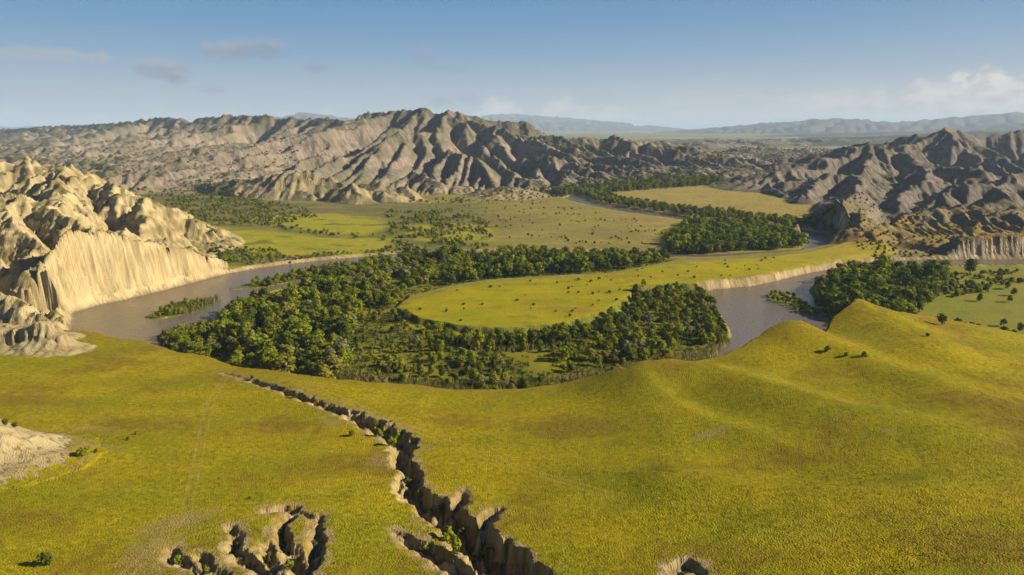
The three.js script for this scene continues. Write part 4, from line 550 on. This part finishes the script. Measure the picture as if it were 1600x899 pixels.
grove({ kind: 'shrub', seed: 21, gap: 5, tall: [1.2, 4.2], e: 4, tones: MIXED, thin: 0.5, group: 'shrubs under the clay cliffs', phrase: 'in the green hollow behind the cream clay cliff', pts: [[250, 345], [262, 310], [330, 300], [470, 322], [500, 340], [420, 352], [330, 345], [300, 350]] });
grove({ kind: 'shrub', seed: 22, gap: 4.2, tall: [1.4, 3.6], e: 4, tones: DEEP, thin: 0.25, group: 'shrubs between the clay cliff and the north meadow', phrase: 'between the clay cliff and the north meadow', pts: [[255, 352], [300, 360], [345, 385], [430, 388], [445, 402], [400, 412], [345, 405], [290, 378]] });
grove({ kind: 'shrub', seed: 23, gap: 4.2, tall: [1.4, 4.2], e: 4, thin: 0.85, tones: MIXED, group: 'round shrubs dotted over the north meadow', phrase: 'dotted over the north meadow below the range', pts: [[600, 330], [700, 325], [765, 345], [770, 390], [650, 392], [590, 385], [610, 355]] });
grove({ kind: 'shrub', seed: 24, gap: 5, tall: [1.8, 4], e: 4, count: 40, tones: DEEP, group: 'shrubs in the crooked line across the north meadow', phrase: 'in the crooked line across the north meadow', pts: [[300, 352], [400, 345], [430, 345], [480, 358], [600, 366], [600, 374], [480, 366], [400, 352]] });
grove({ kind: 'shrub', seed: 25, gap: 7, tall: [0.8, 2.4], e: 6, thin: 1.25, tones: DEEP, group: 'small dark shrubs on the dry plain', phrase: 'on the dry plain below the clay range', pts: [[650, 318], [800, 300], [900, 318], [1060, 350], [1070, 378], [900, 380], [760, 378], [660, 350]] });
grove({ kind: 'shrub', seed: 26, gap: 5, tall: [0.7, 1.9], e: 6, count: 62, tones: [['dark', 0.7], ['olive', 0.3]], group: 'small dark shrubs on the golden terrace', phrase: 'on the golden terrace inside the river bend', pts: [[640, 470], [700, 452], [850, 434], [1000, 420], [1150, 405], [1260, 395], [1150, 436], [1000, 450], [930, 485], [800, 505], [680, 497]] });
grove({ kind: 'shrub', seed: 27, gap: 5.5, tall: [1, 2.8], e: 14, tones: [['dark', 0.6], ['olive', 0.4]], thin: 0.62, group: 'dark shrubs on the grassy shoulder of the east hills', phrase: 'on the grassy shoulder of the dark hills', pts: [[1335, 318], [1420, 330], [1520, 322], [1640, 335], [1640, 362], [1480, 372], [1400, 398], [1345, 376], [1322, 345]] });
grove({ kind: 'shrub', seed: 28, gap: 7, tall: [1.2, 4], e: 10, tones: MIXED, thin: 0.62, group: 'scrub at the foot of the clay range', phrase: 'at the foot of the clay range', pts: [[620, 306], [760, 299], [870, 290], [1000, 278], [1130, 270], [1180, 276], [1130, 283], [950, 293], [860, 300], [700, 310]] });
grove({ kind: 'shrub', seed: 29, gap: 8, tall: [1.2, 4.5], e: 10, tones: MIXED, thin: 0.62, group: 'scrub in the valley behind the clay cliffs', phrase: 'in the valley behind the cream clay cliffs', pts: [[-60, 285], [-60, 250], [100, 244], [330, 254], [470, 262], [440, 274], [340, 294], [260, 305], [120, 300]] });
grove({ kind: 'shrub', seed: 30, gap: 4, tall: [0.8, 2], e: 26, count: 150, tones: [['dark', 0.5], ['olive', 0.5]], group: 'tufts of scrub on the cream clay badlands', phrase: 'on the cream clay badlands above the river bend', pts: [[-20, 300], [120, 270], [230, 300], [250, 370], [110, 400], [100, 480], [40, 500], [-20, 480]] });
grove({ kind: 'shrub', seed: 31, gap: 22, tall: [3, 6], e: 6, tones: DEEP, thin: 0.45, group: 'scrub on the low broken hills far off', phrase: 'far off among the low broken hills', pts: [[1090, 262], [1090, 240], [1280, 232], [1330, 238], [1230, 262], [1180, 272]] });
grove({ kind: 'shrub', seed: 32, gap: 3.2, tall: [1, 2.6], e: 0.5, tones: SCRUBBY, dry: 0.2, thin: 0.3, group: 'bushes on the low bank of the north meadow', phrase: 'along the low bank between north meadow and river', pts: [[440, 408], [520, 398], [640, 392], [640, 397], [540, 406], [440, 414]] });
grove({ kind: 'shrub', seed: 33, gap: 3.6, tall: [1.4, 3.2], e: 2, tones: [['dark', 0.6], ['green', 0.4]], group: 'hedge shrubs at the foot of the near slope', phrase: 'in the hedge below the near slope', pts: [[1420, 508], [1460, 500], [1540, 512], [1640, 528], [1640, 540], [1530, 526], [1460, 514]] });
grove({ kind: 'shrub', seed: 34, gap: 4, tall: [1.5, 4], e: 2, tones: MIXED, thin: 0.4, group: 'bushes along the back of the east meadow', phrase: 'along the back of the east meadow', pts: [[1480, 432], [1540, 424], [1640, 420], [1640, 436], [1560, 446], [1500, 466], [1470, 462]] });
// ---- single plants one can point to
function hit(u, v) { const r = ray(u, v); let t = 60; for (; t < 2500; t += t < 320 ? 0.4 : 1.5) if (EYE + r[1] * t < height(r[0] * t, r[2] * t)) break; const x = r[0] * t, z = r[2] * t; return [x, height(x, z), z]; }
const single = (kind, u, v, h, tone, label, w = 1, group) => { const [x, y, z] = hit(u, v); placed.push({ kind, x, y, z, h, tone, label, group, turn: u % 6.28, w, r: 0.5, size: 9, variant: Math.round(u) % 35 }); };
single('shrub', 73, 884, 3.0, 'dark', 'lone round dark bush on open grass near the picture corner, beside its shadow', 0.62);
single('shrub', 131, 714, 2.6, 'green', 'lone green bush beside the pale bare earth slope', 0.85);
single('tree', 1471, 509, 4.6, 'dark', 'lone small dark tree on the yellow slope right of the pointed knoll');
single('shrub', 1449, 526, 1.3, 'dark', 'tiny dark bush below the lone tree on the yellow slope');
single('shrub', 1293, 549, 1.9, 'olive', 'olive bush on the saddle between the two knolls, first of three from the river', 1);
single('shrub', 1323, 557, 1.5, 'olive', 'small olive bush in the middle of three on the saddle below the knolls', 1);
single('shrub', 1350, 557, 1.5, 'dark', 'small dark bush farthest from the river of three on the saddle below the knolls', 1.1);
single('tree', 1531, 472, 5.2, 'dark', 'round dark tree standing alone with its long shadow on the east meadow');
single('tree', 1577, 473, 4.4, 'dark', 'nearer of two dark trees side by side on the east meadow');
single('tree', 1584, 463, 5.0, 'dark', 'farther of two dark trees side by side on the east meadow');
single('tree', 1575, 452, 5.2, 'dark', 'dark bushy tree at the far edge of the east meadow');
single('tree', 1540, 458, 5, 'dark', 'dark tree in the row closing the east meadow, next to the bushy corner tree');
single('tree', 1525, 458, 4.2, 'dark', 'smaller dark tree at the wood end of the row closing the east meadow');
single('tree', 1568, 511, 4.4, 'dark', 'dark bushy tree at the foot of the near slope, second from the picture edge');
single('tree', 1593, 519, 5, 'dark', 'dark bushy tree at the foot of the near slope, at the picture edge');
single('tree', 1377, 418, 11, 'green', 'tall slim tree standing free in front of the pale terrace bank', 0.8);
single('tree', 1378, 434, 16, 'bright', 'biggest broad bright green tree of the round wood by the east river', 1.15);
single('tree', 1340, 450, 13, 'green', 'broad green tree at the water side of the round wood', 1.2);
single('tree', 1430, 442, 13, 'dark', 'broad dark tree at the meadow side of the round wood', 1.1);
single('tree', 1475, 430, 11, 'dark', 'big round dark tree behind the round wood near the far river strip', 1.2);
single('tree', 1516, 428, 11, 'dark', 'last big round dark tree past the round wood, before the brown river strip', 1.2);
single('tree', 995, 462, 6.5, 'dark', 'round dark tree on the terrace corner, casting a shadow on the golden grass', 1.1);
single('shrub', 780, 570, 4.2, 'pale', 'pale silvery bush at the edge of the small brown clearing', 0.9);
for (const [u, v, h, t, l] of [[588, 668, 2.2, 'green', 'green bush hugging the dark wall in the upper gully'], [592, 682, 2.2, 'green', 'green bush on the gully floor above the bright pair'], [604, 690, 1.8, 'green', 'low bush on the gully floor at its wide bend'], [620, 686, 2.6, 'bright', 'bright green bush in the gully bend, the farther of a pair'], [612, 697, 2.6, 'bright', 'bright green bush in the gully bend, the nearer of a pair'], [551, 682, 1.9, 'green', 'bush on the pale earth apron left of the gully bend'], [637, 763, 2.4, 'dark', 'grey green bush deep in the narrow part of the gully'], [700, 848, 3.0, 'bright', 'large bright bush on the gully lip, upper of three'], [712, 862, 2.8, 'bright', 'large bright bush on the gully lip, middle of three'], [738, 884, 1.9, 'green', 'small green bush on the gully lip, lowest of three'], [664, 866, 1.7, 'green', 'green bush in the short side gully'], [462, 622, 1.6, 'dark', 'dark bush in the thin head of the gully'], [394, 598, 1.5, 'dark', 'dark bush at the very start of the gully'], [518, 640, 1.5, 'green', 'small green bush in the thin upper gully'], [480, 625, 1.4, 'green', 'low green bush on the gully lip near its thin head'], [279, 884, 1.8, 'green', 'green bush in the pit closest to the bare track'], [322, 896, 1.5, 'green', 'green bush in the pit at the picture bottom'], [452, 893, 2, 'green', 'green bush in the mouth of the forked pit'], [8, 664, 1.7, 'dark', 'dark bush above the pale bare slope, nearest the picture edge'], [24, 668, 1.4, 'dark', 'dark bush above the pale bare slope, second from the picture edge'], [200, 688, 1.0, 'dark', 'flat dark bush on the brown streak in the near meadow'], [212, 680, 0.9, 'dark', 'smaller dark bush on the brown streak in the near meadow'], [150, 708, 1.0, 'dark', 'small dark bush right beside the lone green bush'], [655, 778, 1.8, 'green', 'green bush on the gully floor below the narrow part'], [690, 806, 1.9, 'dark', 'dark bush deep in the widening gully'], [722, 838, 2.2, 'dark', 'dark bush against the tall shaded gully wall'], [760, 872, 2.2, 'green', 'green bush low in the widest part of the gully'], [505, 634, 1.3, 'dark', 'dark bush in the thin upper gully next to the small green one'], [372, 862, 1.4, 'dark', 'dark bush in the narrow middle pit'], [420, 880, 1.6, 'dark', 'dark bush in the pit next to the forked pit'], [440, 840, 1.3, 'dark', 'dark bush in the west fork of the forked pit'], [492, 858, 1.4, 'dark', 'dark bush in the east fork of the forked pit'], [390, 780, 0.6, 'dark', 'tiny dark bush on open grass above the forked pit']]) single('shrub', u, v, h, t, l, 0.8);

function pixelOf(q) { const t = -q.z * CP + (EYE - q.y) * SP, yc = ((q.y - EYE) * CP - q.z * SP) / t; return [800 + q.x / t * F, 449.5 - yc * F]; }
const WHERE = {
  4: (u) => u < 700 ? 'in the back wood at its river end' : u < 780 ? 'in the back wood behind the terrace tip' : u < 870 ? 'in the middle of the back wood' : u < 950 ? 'in the back wood behind the mid terrace' : 'at the thin end of the back wood',
  22: (u, v) => u < 300 ? 'on the scrub bank beside the clay cliff' : v < 395 ? 'on the upper scrub bank below the north meadow' : 'on the lower scrub bank above the river',
  23: (u, v) => u < 660 ? 'on the north meadow beside the green field' : v > 372 ? 'on the north meadow close behind the wood' : v < 345 ? 'on the north meadow near the clay range' : 'on the middle of the north meadow',
  34: (u, v) => v < 436 ? 'at the back of the east meadow by the river strip' : u < 1510 ? 'on the east meadow beside the round wood' : 'on the east meadow in the middle rows',
  1: (u, v) => v > 572 ? 'in the front row of the west wood beside the meadow rim' : u < 400 ? 'at the river tip of the west wood' : v < 492 ? 'at the back of the west wood by the river arm' : u > 515 ? 'on the clearing side of the west wood' : u < 455 ? 'inside the west wood towards the river' : 'in the heart of the west wood',
  6: (u) => u < 690 ? 'in the terrace hedge at the rounded terrace tip' : u < 800 ? 'in the terrace hedge above the reed patch' : u < 910 ? 'in the terrace hedge above the brown clearing' : 'in the terrace hedge near the river wood',
  7: (u, v) => v < 485 ? 'in the east wood close under the terrace corner' : u > 1085 ? 'at the water edge of the east wood' : v > 535 ? 'at the reedy foot of the east wood' : 'inside the east wood',
  3: (u) => u < 560 ? 'in the north bend wood by the sand spit' : u < 650 ? 'in the north bend wood beside the terrace tip' : 'in the north bend wood behind the terrace',
  8: (u, v) => u < 680 ? 'in the scrub east of the yellow clearing' : v > 585 ? 'in the scrub right above the meadow rim' : u < 800 ? 'in the scrub west of the brown clearing' : 'in the scrub east of the brown clearing',
  13: (u, v) => u < 1330 ? 'at the water side of the round wood' : u > 1420 ? 'at the meadow side of the round wood' : v > 480 ? 'in the round wood just behind the pointed knoll' : 'in the middle of the round wood' };
const toneWord = { dark: 'dark green', green: 'mid green', bright: 'bright green', olive: 'olive', grey: 'grey green', pale: 'pale silvery' };
function build(q, shape, first) {
  let o = first && first.clone();
  if (!o) { o = new THREE.Group(); const t = new THREE.Mesh(shape.trunk, M.bark), c = new THREE.Mesh(shape.crown, leafMat[q.tone]); t.name = 'trunk'; c.name = 'crown'; o.add(t, c); }
  o.name = numbered(q.kind === 'tree' ? 'tree' : 'shrub'); o.position.set(q.x, q.y - 0.05 * q.h, q.z); o.rotation.y = q.turn; o.scale.set(q.h * q.w, q.h, q.h * q.w); scene.add(o);
  if (WHERE[q.seed]) q.phrase = WHERE[q.seed](...pixelOf(q));
  const size = q.kind === 'tree' ? (q.h > 8.5 ? 'tall ' : q.h > 5 ? 'medium ' : 'low ') : '';
  tag(o, q.label ?? `${size}${toneWord[q.tone]} ${q.kind === 'tree' ? 'tree' : 'shrub'} ${q.phrase}`, q.kind, q.label ? null : `${size}${toneWord[q.tone]} ${q.kind}s ${q.phrase}`);
  return o;
}
const proto = {}, byTone = LEAF, stuff = {};
for (const kind of ['tree', 'shrub']) {
  const all = placed.filter((q) => q.kind === kind).sort((a, b) => b.size - a.size), shapes = kind === 'tree' ? TREES : SHRUBS;
  console.log(kind, all.length);
  all.forEach((q, i) => {
    const v = q.variant % shapes.length, key = `${kind}${v}${q.tone}`;
    if (i < 300) { const o = build(q, shapes[v], proto[key]); proto[key] ??= o; }
    else (stuff[`${kind}|${q.group}`] ??= []).push(q);
  });
}
const unitOf = (s) => { const c = s.crown.toNonIndexed(), t = s.trunk.clone(); const k = new Float32Array(t.attributes.position.count * 3).fill(0.5); t.setAttribute('color', new THREE.BufferAttribute(k, 3)); return mergeGeometries([c, t]); };
const treeUnits = TREES.slice(0, 5).map(unitOf), shrubUnits = SHRUBS.slice(0, 3).map(unitOf);
const mat4 = new THREE.Matrix4(), qt = new THREE.Quaternion(), up = new THREE.Vector3(0, 1, 0), colr = new THREE.Color();
let turnOf = 0;
for (const key in stuff) {
  const [kind, group] = key.split('|'), list = stuff[key], units = kind === 'tree' ? treeUnits : shrubUnits;
  const m = new THREE.InstancedMesh(units[turnOf++ % units.length], tintMat, list.length);
  list.forEach((q, i) => { qt.setFromAxisAngle(up, q.turn); mat4.compose(new THREE.Vector3(q.x, q.y - 0.05 * q.h, q.z), qt, new THREE.Vector3(q.h * q.w, q.h, q.h * q.w)); m.setMatrixAt(i, mat4); const l = LEAF[q.tone], f = 0.8 + 0.4 * q.r; m.setColorAt(i, colr.setRGB(l[0] * f, l[1] * f, l[2] * f)); });
  m.name = numbered(kind === 'tree' ? 'woodland' : 'scrub'); scene.add(m); tag(m, `mass of ${group}`, kind === 'tree' ? 'woodland' : 'scrub', null, 'stuff');
}
// ---- reeds, undergrowth and grass: nobody could count them
function blades(R, n, h, w, spread) { const p = [], nn = [], c = []; for (let k = 0; k < n; k++) { const a = R() * 6.283, r = Math.sqrt(R()) * spread, x = Math.cos(a) * r, z = Math.sin(a) * r, b = R() * 6.283, lean = 0.25 * h * (R() - 0.5), hh = h * (0.6 + 0.5 * R()), t = 0.7 + 0.5 * R(), tx = Math.cos(b) * w, tz = Math.sin(b) * w; p.push(x - tx, 0, z - tz, x + tx, 0, z + tz, x + lean * Math.cos(a) + tx * 0.2, hh, z + lean * Math.sin(a)); for (let q = 0; q < 3; q++) { const l = Math.hypot(x, z, spread); nn.push(x / l * 0.3, 0.95, z / l * 0.3); c.push(t, t, t); } } const g = new THREE.BufferGeometry(); g.setAttribute('position', new THREE.Float32BufferAttribute(p, 3)); g.setAttribute('normal', new THREE.Float32BufferAttribute(nn, 3)); g.setAttribute('color', new THREE.Float32BufferAttribute(c, 3)); return g; }
const reedMat = new THREE.MeshPhysicalMaterial({ vertexColors: true, roughness: 1, specularIntensity: 0.15, side: THREE.DoubleSide });
function scatter(name, geometry, list, label, category) { const m = new THREE.InstancedMesh(geometry, reedMat, list.length); list.forEach((q, i) => { qt.setFromAxisAngle(up, q[4]); mat4.compose(new THREE.Vector3(q[0], q[1] - 0.04, q[2]), qt, new THREE.Vector3(q[3], q[3] * q[5], q[3])); m.setMatrixAt(i, mat4); m.setColorAt(i, colr.setRGB(...q[6])); }); m.name = name; scene.add(m); tag(m, label, category, null, 'stuff'); console.log(name, list.length); }
{
  const R = rng(404), list = [], tone = (a, b, t, f) => mix3(a, b, t).map((v) => v * f);
  const bands = [[[[520, 588], [600, 590], [660, 598], [760, 600], [850, 597], [940, 580], [1040, 562], [1110, 545], [1134, 528], [1146, 535], [1110, 570], [1000, 606], [850, 628], [700, 630], [560, 618]], 5200], [[[700, 532], [760, 533], [820, 541], [870, 545], [800, 552], [730, 546]], 700], [[[345, 503], [375, 481], [440, 463], [360, 478]], 200], [[[236, 528], [300, 514], [350, 500], [330, 550], [270, 548]], 800], [[[255, 480], [345, 463], [330, 476], [290, 490]], 400], [[[860, 304], [930, 300], [930, 305]], 100]];
  for (const [pts, n] of bands) { const P = poly(1, pts); let a = [1e9, -1e9, 1e9, -1e9]; for (const [x, z] of P) a = [Math.min(a[0], x), Math.max(a[1], x), Math.min(a[2], z), Math.max(a[3], z)]; for (let k = 0, made = 0; k < n * 8 && made < n; k++) { const x = lerp(a[0], a[1], R()), z = lerp(a[2], a[3], R()); if (!inPoly(P, x, z) || wet(x, z) < -1.2) continue; const t = clamp(0.5 + 0.9 * noise(x * 0.06, z * 0.06) + 0.3 * (R() - 0.5)); list.push([x, height(x, z), z, 0.8 + 0.5 * R(), R() * 6.28, 1 + 0.4 * R(), tone([0.12, 0.14, 0.018], [0.24, 0.20, 0.07], t, 0.8 + 0.4 * R())]); made++; } }
  scatter('reeds', blades(rng(9), 22, 1.9, 0.07, 0.85), list, 'tan and green reeds fringing the wood and the river shallows', 'reeds');
  const under = []; { const P = WOOD_LOW; for (let k = 0; k < 60000 && under.length < 9000; k++) { const x = lerp(-260, 170, R()), z = lerp(-520, -235, R()); if (!inPoly(P, x, z) || wet(x, z) < 0.6) continue; const d = fbm(x * 0.04, z * 0.04, 3); if (d < -0.15 && R() < 0.7) continue; const u = 800 + x / Math.hypot(z, EYE) * F; under.push([x, height(x, z), z, 0.6 + 0.8 * R(), R() * 6.28, 0.7 + 0.5 * R(), tone([0.075, 0.10, 0.010], [0.17, 0.165, 0.03], R() * R() + 0.2 * d, 0.8 + 0.4 * R())]); } }
  scatter('undergrowth', blades(rng(19), 26, 0.85, 0.12, 0.9), under, 'rough undergrowth between the trees of the river bend', 'undergrowth');
  const grass = []; for (let k = 0; k < 400000 && grass.length < 36000; k++) { const d = 92 + 175 * Math.pow(R(), 1.3), x = (R() * 2 - 1) * (d * 0.9 + 24), z = -d; if (z < rimAt(x) + 1) continue; const y = height(x, z); if (probe.bare > 0.5) continue; const t = fbm(x * 0.02 + 3, z * 0.06 + 9, 4), f = 0.9 + 0.35 * R(); grass.push([x, y, z, 0.6 + 0.8 * R(), R() * 6.28, 0.8 + 0.4 * R(), mix3(mix3(G_YEL, G_GRN, 0.45 + t), G_BRN, R() * 0.6).map((v) => v * f)]); }
  scatter('grass', blades(rng(29), 8, 0.13, 0.05, 0.3), grass, 'yellow green grass tufts on the near slope', 'grass');
}
renderer.render(scene, camera);
